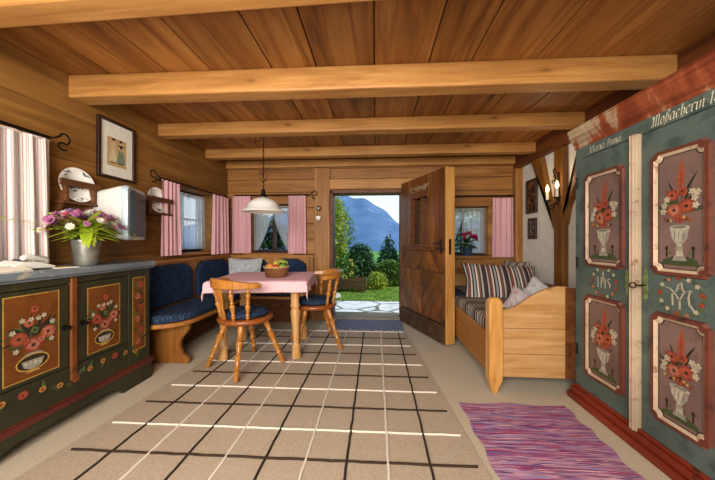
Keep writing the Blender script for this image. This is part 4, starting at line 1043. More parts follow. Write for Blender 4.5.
# small dark pictures on the right wall
def small_pic(y0, y1, z0, z1, label, stops, sc):
    t = thing('framed_picture', label, 'picture', (XR-.01, (y0+y1)/2, z0), 0, 'small dark pictures on the white wall')
    pframe(t, y0, y1, z0, z1, .028, XR-.002, -1, M['frame_dark'])
    m = MB(); m.box(XR-.012, XR-.008, y0+.026, y1-.026, z0+.026, z1-.026); m.build('painting', blotch('dim_painting'+label[:8], stops, sc), t)
small_pic(3.455, 3.69, 1.44, 1.855, 'larger dark framed painting of a figure, upper one of two beside the corner post', [(.38, '#201510'), (.5, '#4a2f1c'), (.62, '#8a6238'), (.72, '#2a1c14')], 9)
small_pic(3.47, 3.64, 1.125, 1.38, 'smaller dark framed picture hanging below the painting', [(.38, '#2a201a'), (.5, '#5f554a'), (.62, '#8d8272'), (.7, '#33261c')], 14)

# ------------------------------------------------------------------ curtains and rods
def curtain(name, p0, p1, z0, z1, folds, amp, mat, label, group, hang=.0, flare=1.0, ulen=1.0, extra=None, cat='curtain', nv=14):
    p0, p1 = Vector((*p0, 0)), Vector((*p1, 0)); d = p1-p0; L = d.length; d.normalize(); nrm = Vector((-d.y, d.x, 0))
    ph = R.uniform(0, 6); jit = [R.uniform(-.4, .4) for _ in range(40)]
    def fn(a, b):
        t = 1-b   # b=0 top
        x = a; k = extra(a, b) if extra else (0, 0)
        am = amp*(.55+.45*b)
        w = math.sin(2*PI*folds*a+ph+jit[int(a*folds) % 40]*math.sin(PI*((a*folds) % 1))) * am + .3*am*math.sin(2*PI*folds*2.3*a+b*1.5)
        cx = (a-.5)*(1+(flare-1)*b)+.5
        return p0 + d*(L*cx + k[0]) + nrm*w + Vector((0, 0, z1-(z1-z0)*b + k[1]))
    mb = MB(); mb.grid(int(folds*10)+1, nv, fn, uv=lambda a, b: (a*ulen, b))
    # heading tape at the rod
    mb.tube([fn(a/20, 0)+Vector((0, 0, -.004)) for a in range(21)], .006, 5)
    o = mb.build(name, mat); return tag(o, label, cat, group)
def rod(p0, p1, z, hooks, label, wall_dir):
    t = thing('curtain_rod', label, 'curtain rod', (*p0, z), 0, 'wrought iron curtain rods')
    m = MB(); m.tube([(*p0, z), (*p1, z)], .010, 8); m.build('bar', M['iron'], t)
    d = (Vector((*p1, 0))-Vector((*p0, 0))).normalized()
    for e, p in ((-1, p0), (1, p1)):
        if e not in hooks: continue
        q = [Vector((*p, z))+d*e*(.0), Vector((*p, z))+d*e*.03+Vector((0, 0, .012)), Vector((*p, z))+d*e*.06+Vector((0, 0, .035))]
        for k in range(9):
            a = PI*.9-k*PI*1.3/8; q.append(Vector((*p, z))+d*e*(.085+.028*math.cos(a))*1.0+Vector((0, 0, .03+.028*math.sin(a)-.002*k)))
        for k in range(6):
            a = PI*.6+k*PI*1.1/5; q.append(Vector((*p, z))+d*e*(.075+.03*math.cos(a))+Vector((0, 0, -.03+.024*math.sin(a))))
        mm = MB(); mm.tube(q, .006, 6); mm.build('hook', M['iron'], t)
    w = Vector((*wall_dir, 0))
    for f in (.06, .94):
        p = Vector((*p0, z)).lerp(Vector((*p1, z)), f); mm = MB(); mm.tube([p, p+w], .008, 6); mm.build('bracket', M['iron'], t)
G = 'pink curtains at the small windows'
CXW = XL+.085
rod((CXW, .72), (CXW, 1.63), 1.75, (1,), 'black iron curtain rod above the red and white striped curtain', (-.084, 0))
curtain('striped_curtain', (CXW, .70), (CXW, 1.63), .955, 1.733, 13, .019, M['curtain_red'], 'long red and white striped curtain at the near end of the left wall', 'striped curtains', flare=1.03, ulen=1.0)
rod((CXW, 2.53), (CXW, 3.76), 1.70, (-1,), 'black iron curtain rod on the left wall above the small window', (-.084, 0))
curtain('pink_curtain', (CXW, 2.545), (CXW, 2.80), .955, 1.69, 4.5, .020, M['curtain_pink'], 'pink curtain hanging nearest the television, left of the left window', G, flare=1.12)
curtain('pink_curtain', (CXW, 3.40), (CXW, 3.75), .93, 1.69, 4.5, .020, M['curtain_pink'], 'pink curtain on the left wall next to the corner of the room', G, flare=1.1)
CYW = YB-.075
rod((-2.0, CYW), (-.93, CYW), 1.742, (1,), 'black iron curtain rod on the back wall behind the pendant lamp', (0, .074))
curtain('pink_curtain', (-2.02, CYW), (-1.755, CYW), .93, 1.73, 4.5, .018, M['curtain_pink'], 'pink curtain on the back wall, in the corner left of the pendant lamp', G, flare=1.1)
curtain('pink_curtain', (-1.215, CYW), (-.975, CYW), .925, 1.73, 4, .018, M['curtain_pink'], 'pink curtain between the table window and the left door post', G, flare=1.08)
rod((.84, CYW), (1.86, CYW), 1.70, (), 'black iron curtain rod above the window right of the door', (0, .074))
curtain('pink_curtain', (1.55, CYW), (1.81, CYW), .885, 1.67, 4, .02, M['curtain_pink'], 'pink striped curtain right of the geranium window', G, flare=1.06)
# sheers
GS = 'white sheer curtains in the small windows'
curtain('sheer_curtain', (XL-.12, 2.90), (XL-.12, 3.53), 1.0, 1.665, 9, .012, M['sheer'], 'white sheer curtain in the left wall window', GS, cat='sheer curtain')
def tie(side):   # gathered toward the side at the bottom, opening a triangle
    def f(a, b):
        g = b**1.5
        return ((-1 if side < 0 else 1)*.30*.75*g*(a if side < 0 else (1-a)), 0)
    return f
ys = YB+.11
curtain('sheer_curtain', (-1.79, ys), (-1.50, ys), .965, 1.61, 6, .010, M['sheer'], 'white sheer curtain drawn left in the window behind the lamp', GS, extra=tie(-1), cat='sheer curtain')
curtain('sheer_curtain', (-1.52, ys), (-1.23, ys), .965, 1.61, 6, .010, M['sheer'], 'white sheer curtain drawn right in the window behind the lamp', GS, extra=tie(1), cat='sheer curtain')
curtain('sheer_curtain', (.93, ys), (1.23, ys), .93, 1.555, 5, .010, M['sheer'], 'white sheer curtain drawn left behind the geranium', GS, extra=tie(-1), cat='sheer curtain')
curtain('sheer_curtain', (1.20, ys), (1.515, ys), .93, 1.555, 6, .010, M['sheer'], 'white sheer curtain drawn right behind the geranium', GS, cat='sheer curtain')

# ------------------------------------------------------------------ corner bench with cushions
bn = thing('corner_bench', 'wooden corner bench along left and back wall', 'bench', (-1.9, 3.6, 0))
BX = -1.62; BYF = 3.44; SB0, SB1 = .365, .40
def seat_outline(inset=0.0):
    P = [(XL+.01, 2.19+inset), (-1.90, 2.19+inset)]
    r = .28-inset; cx, cy = BX-.28, 2.19+.28
    for k in range(7):
        a = -PI/2+PI/2*k/6; P.append((cx+r*math.cos(a), cy+r*math.sin(a)))
    P += [(BX-inset, BYF+inset), (BX-inset, YB-.06), (XL+.01, YB-.06)]
    return P
m = MB(); m.prism(seat_outline(), lambda u, v: (u, v, SB0), lambda u, v: (u, v, SB1)); m.build('seat_board', M['bench'], bn, bevel=.008)
m = MB(); m.box(BX, -.90, BYF, YB-.05, SB0, SB1); m.build('seat_board', M['beam'], bn, bevel=.008)
def end_panel(fn0, fn1):
    P = [(0, 0), (.44, 0), (.45, .03), (.43, .06), (.385, .085), (.365, .13), (.36, .18), (.38, .23), (.42, .27), (.445, .31), (.45, .365), (0, .365)]
    m = MB(); m.prism(P, fn0, fn1); m.build('end_panel', M['bench_z'], bn, bevel=.005)
end_panel(lambda u, v: (XL+.01+u, 2.40, v), lambda u, v: (XL+.01+u, 2.44, v))
end_panel(lambda u, v: (-.93, YB-.06-u, v), lambda u, v: (-.97, YB-.06-u, v))
m = MB(); m.box(-2.06, -2.03, 2.45, 3.4, 0, .36); m.box(-1.95, -.98, 3.72, 3.75, 0, .36); m.build('plinth_board', M['dark_panel'], bn)
m = MB(); m.box(XL+.003, XL+.05, 2.2, YB-.05, .40, .885); m.build('backrest_panel', M['bench'], bn, bevel=.004)
m = MB(); m.box(XL+.05, -.87, YB-.05, YB-.003, 0.36, .875); m.build('backrest_panel', M['wall_back'], bn, bevel=.004)
m = MB(); m.box(XL+.003, XL+.075, 2.18, YB-.05, .885, .915); m.build('top_rail', M['bench'], bn, bevel=.006)
m = MB(); m.box(XL+.075, -.86, YB-.075, YB-.003, .875, .905); m.build('top_rail', M['beam'], bn, bevel=.006)
# arched frame over the upholstered backs
def arch_frame(t0, t1, z0, z1, fn):
    w = .035; m = MB(); a, b = t0+w, t1-w
    P = [(t0, z0), (a, z0), (a, z1-.12), (a+.03, z1-.07), (a+.08, z1-.04), (a+.09, z1-.02), (b-.09, z1-.02), (b-.08, z1-.04), (b-.03, z1-.07), (b, z1-.12), (b, z0), (t1, z0), (t1, z1), (t0, z1)]
    m.prism(P, lambda u, v: fn(u, v, .05), lambda u, v: fn(u, v, .078))
    return m
for (a, b) in ((2.20, 3.02), (3.02, 3.84)):
    arch_frame(a, b, .46, .886, lambda u, v, d: (XL+d, u, v)).build('backrest_frame', M['bench_z'], bn, bevel=.003)
for (a, b) in ((-2.0, -1.46), (-1.46, -.92)):
    arch_frame(a, b, .46, .876, lambda u, v, d: (u, YB-d, v)).build('backrest_frame', M['post'], bn, bevel=.003)
# cushions
GB = 'navy back cushions on the corner bench'; GSs = 'navy dotted seat cushions'
def back_cushion(t0, t1, z0, z1, fn, label):
    c = .07; P = [(t0, z0), (t0, z1-.09), (t0+.03, z1-.05), (t0+c+.02, z1-.015), (t0+c+.06, z1), (t1-c-.06, z1), (t1-c-.02, z1-.015), (t1-.03, z1-.05), (t1, z1-.09), (t1, z0)]
    m = MB(); m.prism(P, lambda u, v: fn(u, v, .052), lambda u, v: fn(u, v, .115)); o = m.build('back_cushion', M['navy'], bevel=.022, seg=3); tag(o, label, 'cushion', GB)
back_cushion(2.245, 2.975, .475, .865, lambda u, v, d: (XL+d, u, v), 'navy back cushion on the left wall nearest the sideboard')
back_cushion(3.065, 3.72, .475, .862, lambda u, v, d: (XL+d, u, v), 'navy back cushion on the left wall behind the front chair')
back_cushion(-1.955, -1.50, .475, .852, lambda u, v, d: (u, YB-d, v), 'navy back cushion on the back wall behind the patterned pillow')
back_cushion(-1.42, -.965, .475, .852, lambda u, v, d: (u, YB-d, v), 'navy back cushion on the back wall right of the fruit basket')
m = MB(); P = [(XL+.12, 2.22)] + [p for p in seat_outline(.015)][1:-3] + [(BX-.015, YB-.13), (XL+.12, YB-.13)]
m.prism(P, lambda u, v: (u, v, SB1+.001), lambda u, v: (u, v, SB1+.072)); tag(m.build('seat_cushion', M['navy_dot'], bevel=.022, seg=3), 'long navy dotted seat cushion on the left part of the corner bench', 'cushion', GSs)
m = MB(); m.box(BX+.01, -.92, BYF+.02, YB-.13, SB1+.001, SB1+.072); tag(m.build('seat_cushion', M['navy_dot'], bevel=.022, seg=3), 'navy dotted seat cushion on the back part of the corner bench', 'cushion', GSs)
m = MB(); Mx = Matrix.Translation((-1.735, 3.60, .68)) @ Matrix.Rotation(math.radians(12), 4, 'Z') @ Matrix.Rotation(math.radians(-16), 4, 'X'); m.pillow(.44, .40, .12, Mx)
tag(m.build('pillow', M['pillow_blue']), 'blue and white patterned pillow leaning in the corner of the bench', 'pillow')

# ------------------------------------------------------------------ table, cloth, basket of fruit
TRZ = math.radians(7); TCx, TCy = -1.105, 2.79; TWd, TDp, TZ = .87, .74, .74
tb = thing('dining_table', 'wooden table with turned legs under the pink cloth', 'table', (TCx, TCy, 0), TRZ)
TMx = absmat(tb)
m = MB(); m.obox(None, (TWd, TDp, .03), Mx=TMx @ Matrix.Translation((0, 0, TZ-.015))); m.build('tabletop', M['table'], tb, bevel=.006)
m = MB()
for (cx, cy, sx, sy) in ((0, -TDp/2+.09, TWd-.22, .022), (0, TDp/2-.09, TWd-.22, .022), (-TWd/2+.11, 0, .022, TDp-.2), (TWd/2-.11, 0, .022, TDp-.2)): m.obox(None, (sx, sy, .09), Mx=TMx @ Matrix.Translation((cx, cy, TZ-.075)))
m.build('apron', M['bench'], tb, bevel=.003)
tp = [(0, .042), (.03, .045), (.13, .038), (.16, .043), (.19, .026), (.23, .028), (.45, .037), (.62, .045), (.66, .032), (.69, .045), (.73, .038), (.80, .038), (1, .038)]
for sx in (-1, 1):
    for sy in (-1, 1):
        m = MB(); m.turned(TMx @ Vector((sx*(TWd/2-.10)+sx*.0, sy*(TDp/2-.11), 0.012)), TMx @ Vector((sx*(TWd/2-.12), sy*(TDp/2-.12), TZ-.03)), tp, 14); m.build('leg', M['table'], tb)
hw, hd, ov = TWd/2+.006, TDp/2+.006, .10
def cloth(a, b):
    x, y = (a*2-1)*(hw+ov), (b*2-1)*(hd+ov)
    ex, ey = max(0, abs(x)-hw), max(0, abs(y)-hd); cxp, cyp = max(-hw, min(hw, x)), max(-hd, min(hd, y))
    drop = math.hypot(ex, ey)*1.0 + min(ex, ey)*.35
    wv = .010*math.sin(x*23)+.010*math.sin(y*19)
    k = min(1, drop/.05)
    ox = (math.copysign(.010+.10*ex+wv*k, x) if ex > 0 else 0); oy = (math.copysign(.010+.10*ey+wv*k, y) if ey > 0 else 0)
    return TMx @ Vector((cxp+ox, cyp+oy, TZ+.004-drop+.0015*math.sin(x*9)*math.sin(y*11)))
m = MB(); n1 = 61; n2 = 53
m.grid(n1, n2, cloth, matfn=lambda a, b: 1 if (abs(a*2-1)*(hw+ov) > hw+.012 or abs(b*2-1)*(hd+ov) > hd+.012) else 0)
tag(m.build('tablecloth', [M['cloth'], M['cloth_border']], solid=.002), 'pink checked tablecloth with pale border draped over the table', 'tablecloth')
BKX, BKY, BKZ = -.985, 2.72, TZ+.008
bs = thing('fruit_basket', 'round woven wicker basket of fruit on the pink tablecloth', 'basket', (BKX, BKY, BKZ))
m = MB(); m.lathe([(0, .006), (.098, 0), (.104, .004), (.118, .085), (.122, .095), (.116, .095), (.098, .01), (0, .012)], (BKX, BKY, BKZ), 28, caps=False); m.build('weave', M['wicker'], bs)
m = MB()
m.tube([(BKX+.120*math.cos(2*PI*k/28), BKY+.120*math.sin(2*PI*k/28), BKZ+.095+.004*(k % 2)) for k in range(29)], .008, 6, caps=False); m.build('rim', M['wicker_rim'], bs)
fr = [('orange', 'f_orange', -.055, -.035, .095, .038, 1, 'orange at the left front of the fruit basket'), ('orange', 'f_orange', -.02, .055, .09, .038, 1, 'orange at the back of the fruit basket'),
      ('peach', 'f_red', .012, -.06, .09, .035, 1, 'reddish peach at the front of the fruit basket'), ('apple', 'f_green', .065, -.02, .095, .036, 1, 'green apple at the right of the fruit basket'),
      ('apple', 'f_green', .06, .05, .092, .036, 1, 'green apple at the right back of the fruit basket'), ('lemon', 'f_yellow', -.075, .03, .09, .030, 1.3, 'yellow lemon at the left rim of the fruit basket'), ('lemon', 'f_yellow', .0, .0, .128, .030, 1.25, 'yellow lemon on top of the fruit heap')]
for (nm, mt, dx, dy, dz, r, s, lb) in fr:
    t = thing(nm, lb, 'fruit', (BKX+dx, BKY+dy, BKZ+dz), 0, 'fruit in the wicker basket')
    m = MB(); Mx = Matrix.Translation((BKX+dx, BKY+dy, BKZ+dz)) @ (Matrix.Rotation(1.3, 4, 'X') if nm == 'lemon' else Matrix())
    pr = [(max(1e-4, r*math.sin(PI*i/10)), -r*s*math.cos(PI*i/10)*(1 if nm != 'apple' else .9)) for i in range(11)]
    m.lathe(pr, seg=14, Mx=Mx, caps=False); m.build('flesh', M[mt], t)
    m = MB(); m.tube([Mx @ Vector((0, 0, r*s*.9)), Mx @ Vector((.003, 0, r*s*1.12))], .003, 5); m.build('stem', M['bark'], t)
gb = thing('grape_bunch', 'pale green grape bunch heaped on the fruit basket', 'fruit', (BKX+.04, BKY, BKZ+.13), 0, 'fruit in the wicker basket')
for k in range(22):
    a = k*2.4; rr = .011*math.sqrt(k); m = MB(); m.ball((BKX+.045+rr*math.cos(a)*1.1, BKY+.01+rr*math.sin(a), BKZ+.135+.022*(1-(rr/.055)**2)), .0125, 8); m.build('grape', M['leaf_yellow'] if k % 3 else M['f_green'], gb)

# ------------------------------------------------------------------ chairs
def make_chair(label):
    c = thing('wooden_chair', label, 'chair', (0, 0, 0), 0, 'round seated spindle chairs at the table')
    m = MB(); m.lathe([(0, .405), (.19, .403), (.215, .408), (.226, .418), (.230, .430), (.226, .442), (.215, .450), (.19, .448), (0, .444)], seg=36, caps=False); m.build('seat', M['chair_seat'], c)
    lp = [(0, .015), (.03, .020), (.14, .016), (.17, .027), (.20, .014), (.23, .025), (.26, .016), (.36, .021), (.42, .027), (.45, .015), (.60, .024), (.67, .029), (.70, .016), (.73, .026), (.76, .018), (.88, .026), (1, .023)]
    for k in range(4):
        a = PI/4+PI/2*k
        m = MB(); m.turned((.315*math.cos(a), .315*math.sin(a), 0.013), (.155*math.cos(a), .155*math.sin(a), .41), lp, 12); m.build('leg', M['chair'], c)
    # back: curved rail on -y side
    zr = .728; ra = .245; n = 28; ring = []
    m = MB()
    for i in range(n+1):
        t = i/n; a = -PI/2+math.radians(-84+168*t); s = abs(t-.5)*2
        rc = ra+.015*(1-s)
        hgt = .034+.034*max(0, math.cos(min(1, s*1.25)*PI/2))      # crest in the middle
        wd = .023+.016*max(0, (s-.55)/.45)                        # arms widen to the ends
        if i in (0, n): hgt *= .6; wd *= .7
        z0 = zr-.018; z1 = zr+hgt-.008; r0, r1 = rc-wd, rc+wd
        ring.append(m.add([(r0*math.cos(a), r0*math.sin(a), z0), (r1*math.cos(a), r1*math.sin(a), z0), (r1*math.cos(a)*1.01, r1*math.sin(a)*1.01, z1), (r0*math.cos(a)*1.02, r0*math.sin(a)*1.02, z1)]))
    for p, q in zip(ring[:-1], ring[1:]):
        for k in range(4): m.face([p+k, p+(k+1) % 4, q+(k+1) % 4, q+k], 0, True)
    m.face([ring[0]+k for k in (3, 2, 1, 0)]); m.face([ring[-1]+k for k in range(4)])
    m.build('back_rail', M['chair'], c, bevel=.007)
    sp = [(0, .010), (.07, .011), (.11, .019), (.15, .010), (.19, .018), (.23, .011), (.36, .017), (.46, .022), (.52, .011), (.56, .020), (.60, .011), (.72, .017), (.80, .020), (.84, .011), (.89, .018), (.93, .011), (1, .011)]
    for d in (-62, -31, 31, 62):
        a = -PI/2+math.radians(d); m = MB(); m.turned((.195*math.cos(a), .195*math.sin(a), .44), (.25*math.cos(a), .25*math.sin(a), zr-.012), sp, 10); m.build('spindle', M['chair'], c)
    P = [(-.022, 0), (.022, 0), (.028, .06), (.018, .10), (.04, .19), (.052, .24), (.05, .29), (-.05, .29), (-.052, .24), (-.04, .19), (-.018, .10), (-.028, .06)]
    m = MB(); f = lambda u, v, d: (u, -.195-d-v*.2, .445+v); m.prism(P, lambda u, v: f(u, v, -.007), lambda u, v: f(u, v, .007)); m.build('back_splat', M['chair'], c, bevel=.003)
    return c
ch = make_chair('round seated wooden chair in front of the table, its back to the viewer')
ch.location = (-1.13, 2.37, .012); ch.rotation_euler = (0, 0, math.radians(-33))
c2 = dup(ch, 'round seated wooden chair at the right end of the table by the doormat', (-.64, 2.90, .012), math.radians(112))
cu0 = None
for root, lab in ((ch, 'navy dotted round cushion on the front chair'), (c2, 'navy dotted round cushion on the chair at the right end of the table')):
    if cu0 is None:
        m = MB(); m.lathe([(0, 0), (.16, 0), (.185, .010), (.195, .026), (.185, .042), (.15, .052), (0, .056)], seg=32, caps=False)
        cu0 = m.build('chair_cushion', M['navy_dot'], origin=(0, 0, 0)); tag(cu0, lab, 'cushion', 'round chair cushions'); o = cu0
    else: o = dup(cu0, lab)
    o.location = (root.location[0], root.location[1], root.location[2]+.447); o.rotation_euler = root.rotation_euler

# ------------------------------------------------------------------ pendant lamp
LX, LY, LZ = -1.135, 2.76, 1.392
lp = thing('pendant_lamp', 'white glass pendant lamp on a chain over the table', 'lamp', (LX, LY, LZ))
m = MB(); m.lathe([(.208, 0), (.212, .006), (.200, .018), (.165, .040), (.15, .075), (.125, .105), (.085, .130), (.045, .145), (.03, .15), (.03, .146), (.08, .125), (.12, .10), (.145, .07), (.16, .036), (.195, .012), (.208, 0)], (LX, LY, LZ), 36, caps=False); m.build('lamp_shade', M['opal'], lp)
m = MB(); m.lathe([(.034, .148), (.036, .155), (.028, .17), (.016, .20), (.02, .215), (.012, .23), (.004, .24)], (LX, LY, LZ), 16); m.build('cap', M['iron'], lp)
m = MB(); m.lathe([(0, .0), (.02, .03), (.028, .06), (.02, .10), (.012, .145)], (LX, LY, LZ+.01), 12, caps=False); m.build('bulb', M['white'], lp)
m = MB()
for k in range(int((ZC-LZ-.24)/.03)):
    z = LZ+.24+k*.03+.015; ax = k % 2
    m.tube([(LX+(.007*math.cos(t) if ax else 0), LY+(0 if ax else .007*math.cos(t)), z+.02*math.sin(t)) for t in [2*PI*i/10 for i in range(11)]], .0028, 5, caps=False)
m.build('chain', M['iron'], lp)
m = MB()   # scrolled pulley ornament on the chain
for s in (-1, 1):
    m.tube([(LX+s*(.01+.03*math.sin(t*1.0)*1.0), LY, LZ+.30+t*.045) for t in [i*.35 for i in range(10)]], .005, 6)
    m.tube([(LX+s*(.03+.018*math.cos(t)), LY, LZ+.42+.018*math.sin(t)) for t in [i*.5 for i in range(12)]], .004, 6)
m.ball((LX, LY, LZ+.33), .018, 10); m.build('scroll_ornament', M['rack'], lp)
m = MB(); m.lathe([(.0, .0), (.04, 0), (.035, -.012), (.01, -.03), (.006, -.05)], (LX, LY, ZC), 12); m.build('ceiling_hook', M['iron'], lp)
hk = MB(); hx, hy = -1.30, 2.95
hk.lathe([(.0, 0), (.035, 0), (.03, -.02), (.0, -.03)], (hx, hy, ZC), 14, mat=0); hk.tube([(hx, hy, ZC-.02), (hx+.0, hy-.01, ZC-.09), (hx+.04, hy-.02, ZC-.075), (LX, LY+.05, ZC-.05)], .004, 6)
tag(hk.build('ceiling_knob', M['frame_dark']), 'dark wooden knob with wire on the ceiling beside the lamp chain', 'knob')

# thermometer / font by the door
t = thing('holy_water_font', 'small white and glass font on the left door post', 'font', (-.79, YB-.06, 1.33))
m = MB(); m.box(-.82, -.76, YB-.058, YB-.051, 1.33, 1.62); m.build('back_plate', M['post'], t, bevel=.004)
m = MB(); m.lathe([(0, 0), (.016, .002), (.034, .025), (.040, .055), (.037, .06), (.014, .028), (0, .028)], (-.79, YB-.095, 1.38), 16, caps=False); m.build('bowl', M['white'], t)
m = MB(); m.ball((-.79, YB-.078, 1.55), .034, 12, sz=1.2); m.build('ornament', M['steel'], t)

# ------------------------------------------------------------------ settee on the right
st = thing('wooden_settee', 'pale wooden settee with curved end board by the white wall', 'settee', (1.3, 2.9, 0))
EY = 2.08
P = [(.90, .115), (1.88, .115), (1.88, .745), (1.42, .752), (1.36, .772), (1.30, .775), (1.22, .755), (1.12, .705), (1.03, .64), (.97, .61), (.93, .602), (.90, .61)]
m = MB(); m.prism(P, lambda u, v: (u, EY+.01, v), lambda u, v: (u, EY+.045, v)); m.build('end_board', M['settee'], st, bevel=.008)
for z in (.285, .47):
    m = MB(); m.box(.905, 1.343, EY+.0085, EY+.012, z-.0015, z+.0015); m.build('board_joint', M['dark_panel'], st)
m = MB(); m.prism([(1.345, .118), (1.88, .118), (1.88, .755), (1.345, .768)], lambda u, v: (u, EY+.002, v), lambda u, v: (u, EY+.012, v)); m.build('end_panel', M['dark_panel'], st, bevel=.004)  # dark wood laid over the end board to imitate shade on its right end
m = MB(); b0 = [(.808, EY-.025), (.902, EY-.025), (.902, EY+.055), (.808, EY+.055)]
secs = [(.035, 0, .026), (.034, .006, .04), (.0, .11, 0), (.0, .12, 0), (0, .60, 0), (0, .655, .0), (.012, .675, .008), (.028, .69, .022)]
cx, cy = .855, EY+.015; rs = []
for (s, z, _) in secs: rs.append(m.add([(cx+sx*(.047-s*.75), cy+sy*(.04-s*.75), z) for sx, sy in ((-1, -1), (1, -1), (1, 1), (-1, 1))]))
for a, b in zip(rs[:-1], rs[1:]):
    for k in range(4): m.face([a+k, a+(k+1) % 4, b+(k+1) % 4, b+k])
m.face([rs[0]+k for k in (3, 2, 1, 0)]); m.face([rs[-1]+k for k in range(4)]); m.build('corner_post', M['settee_z'], st, bevel=.006)
m = MB(); m.box(.84, .875, EY+.05, 3.84, .10, .415); m.build('front_rail', M['settee_y'], st, bevel=.008)
m = MB(); m.box(.875, 1.86, EY+.05, 3.84, .36, .40); m.build('base_board', M['dark_panel'], st)
m = MB(); m.box(1.80, 1.86, EY+.05, 3.84, .0, .64); m.build('backrest', M['dark_panel'], st, bevel=.008)
m = MB(); m.box(.85, 1.80, 3.80, 3.84, .0, .66); m.build('end_board', M['settee'], st, bevel=.008)
m = MB(); m.box(.845, 1.79, EY+.05, 3.79, .402, .515)
tag(m.build('mattress', M['mattress_stripe'], bevel=.03, seg=3), 'dark multi striped mattress lying on the wooden settee', 'mattress')
m = MB(); m.grid(12, 16, lambda a, b: ((.832-.008*math.sin(a*14) - (.006 if b > .3 else 0)) if b > .25 else .832+.16*(1-b/.25), 3.02+a*.6, (.521 if b < .25 else .521-.48*(b-.25)/.75)))
tag(m.build('blanket', flat('dark_blue_blanket', '#18243c', .95, .2), solid=.004), 'dark blue blanket hanging over the far front edge of the settee', 'blanket')
def pil(name, w, h, th, loc, rz, tilt, roll, mat, label, grp):
    m = MB(); Mx = Matrix.Translation(loc) @ Matrix.Rotation(rz, 4, 'Z') @ Matrix.Rotation(tilt, 4, 'X') @ Matrix.Rotation(roll, 4, 'Y'); m.pillow(w, h, th, Mx); o = m.build(name, mat); return tag(o, label, 'pillow', grp)
pil('pillow', .78, .46, .17, (1.335, 3.10, .655), math.radians(-4), math.radians(-38), math.radians(3), M['settee_stripe'], 'large dark striped pillow leaning on the settee below the geranium', 'pillows on the settee')
pil('pillow', .30, .34, .12, (1.645, 3.42, .70), math.radians(-50), math.radians(-12), 0, M['settee_stripe'], 'dark striped pillow half hidden at the back of the settee', 'pillows on the settee')
pil('pillow', .30, .26, .10, (1.47, 2.62, .60), math.radians(-30), math.radians(-22), math.radians(34), M['pillow_pale'], 'grey floral pillow tipped on its corner at the right behind the settee end board', 'pillows on the settee')
pil('pillow', .26, .24, .10, (1.27, 2.52, .555), math.radians(-20), math.radians(-30), math.radians(28), M['pillow_rose'], 'rose and grey floral pillow nearest the striped pillow behind the end board', 'pillows on the settee')

# geranium on the sill
fp = thing('geranium', 'magenta geranium in a blue pot on the right window sill', 'potted plant', (1.235, YB-.03, .90))
gp = (1.235, YB-.012, .90)
m = MB(); m.lathe([(0, 0), (.048, 0), (.052, .005), (.064, .10), (.07, .105), (.07, .12), (.062, .12), (.055, .09), (0, .09)], gp, 20, caps=False); m.build('pot', M['pot_blue'], fp)
gc = Vector((1.235, YB-.03, 1.06)); m = MB()
for k in range(60):
    a = R.uniform(0, 6.28); e = R.uniform(-.3, .9); d = Vector((math.cos(a)*math.cos(e), math.sin(a)*math.cos(e)*.6, math.sin(e))); blade(m, gc+d*.03, d, R.uniform(.07, .14), .02, .03, seg=4)
m.build('foliage', M['leaf_dark'], fp)
for k in range(16):
    a = R.uniform(0, 6.28); rr = .13*math.sqrt(R.random()); p = gc+Vector((rr*math.cos(a), rr*math.sin(a)*.4-.04, .10+R.uniform(0, .07)-rr*.35)); mb = MB()
    for j in range(16):
        aa = R.uniform(0, 6.28); e = R.uniform(-.4, 1.5); blade(mb, p, (math.cos(aa)*math.cos(e), math.sin(aa)*math.cos(e), math.sin(e)), .042, .016, 0, seg=3)
    mb.build('flower_head', M['petal_magenta'], fp)

# wall sconce with two lit candle bulbs
sc = thing('wall_sconce', 'wrought iron wall sconce with two lit candle bulbs on the timber brace', 'lamp', (1.86, 2.99, 1.5))
m = MB(); m.box(1.845, 1.86, 2.965, 2.99, 1.50, 1.80); m.build('back_plate', M['iron'], sc, bevel=.006)
m = MB()
for t in range(3):
    m.tube([(1.83-.02*math.sin(k*.9), 3.0+.035*math.cos(k*1.0+t), 1.70+t*.06+.022*math.sin(k*1.0)) for k in range(7)], .005, 6)
m.tube([(1.85, 3.0, 1.5), (1.82, 3.0, 1.44), (1.78, 3.0, 1.42), (1.75, 3.0, 1.45)], .006, 6)
m.build('scrollwork', M['iron'], sc)
for (yy, xx) in ((3.03, 1.775), (2.81, 1.735)):
    m = MB(); m.tube([(1.85, 3.0, 1.50), (1.80, (yy+3.0)/2, 1.46), (xx, yy, 1.475), (xx, yy, 1.51)], .006, 6); m.lathe([(.006, 0), (.03, .008), (.034, .016), (.01, .014)], (xx, yy, 1.505), 14); a = m.build('arm', M['iron'], sc)
    m = MB(); m.lathe([(.012, 0), (.013, .002), (.013, .085), (.010, .09)], (xx, yy, 1.517), 12); m.build('candle_tube', M['candle'], a)
    m = MB(); m.lathe([(.008, 0), (.014, .012), (.017, .028), (.013, .05), (.005, .07), (.001, .078)], (xx, yy, 1.607), 12); m.build('bulb', M['bulb'], a)
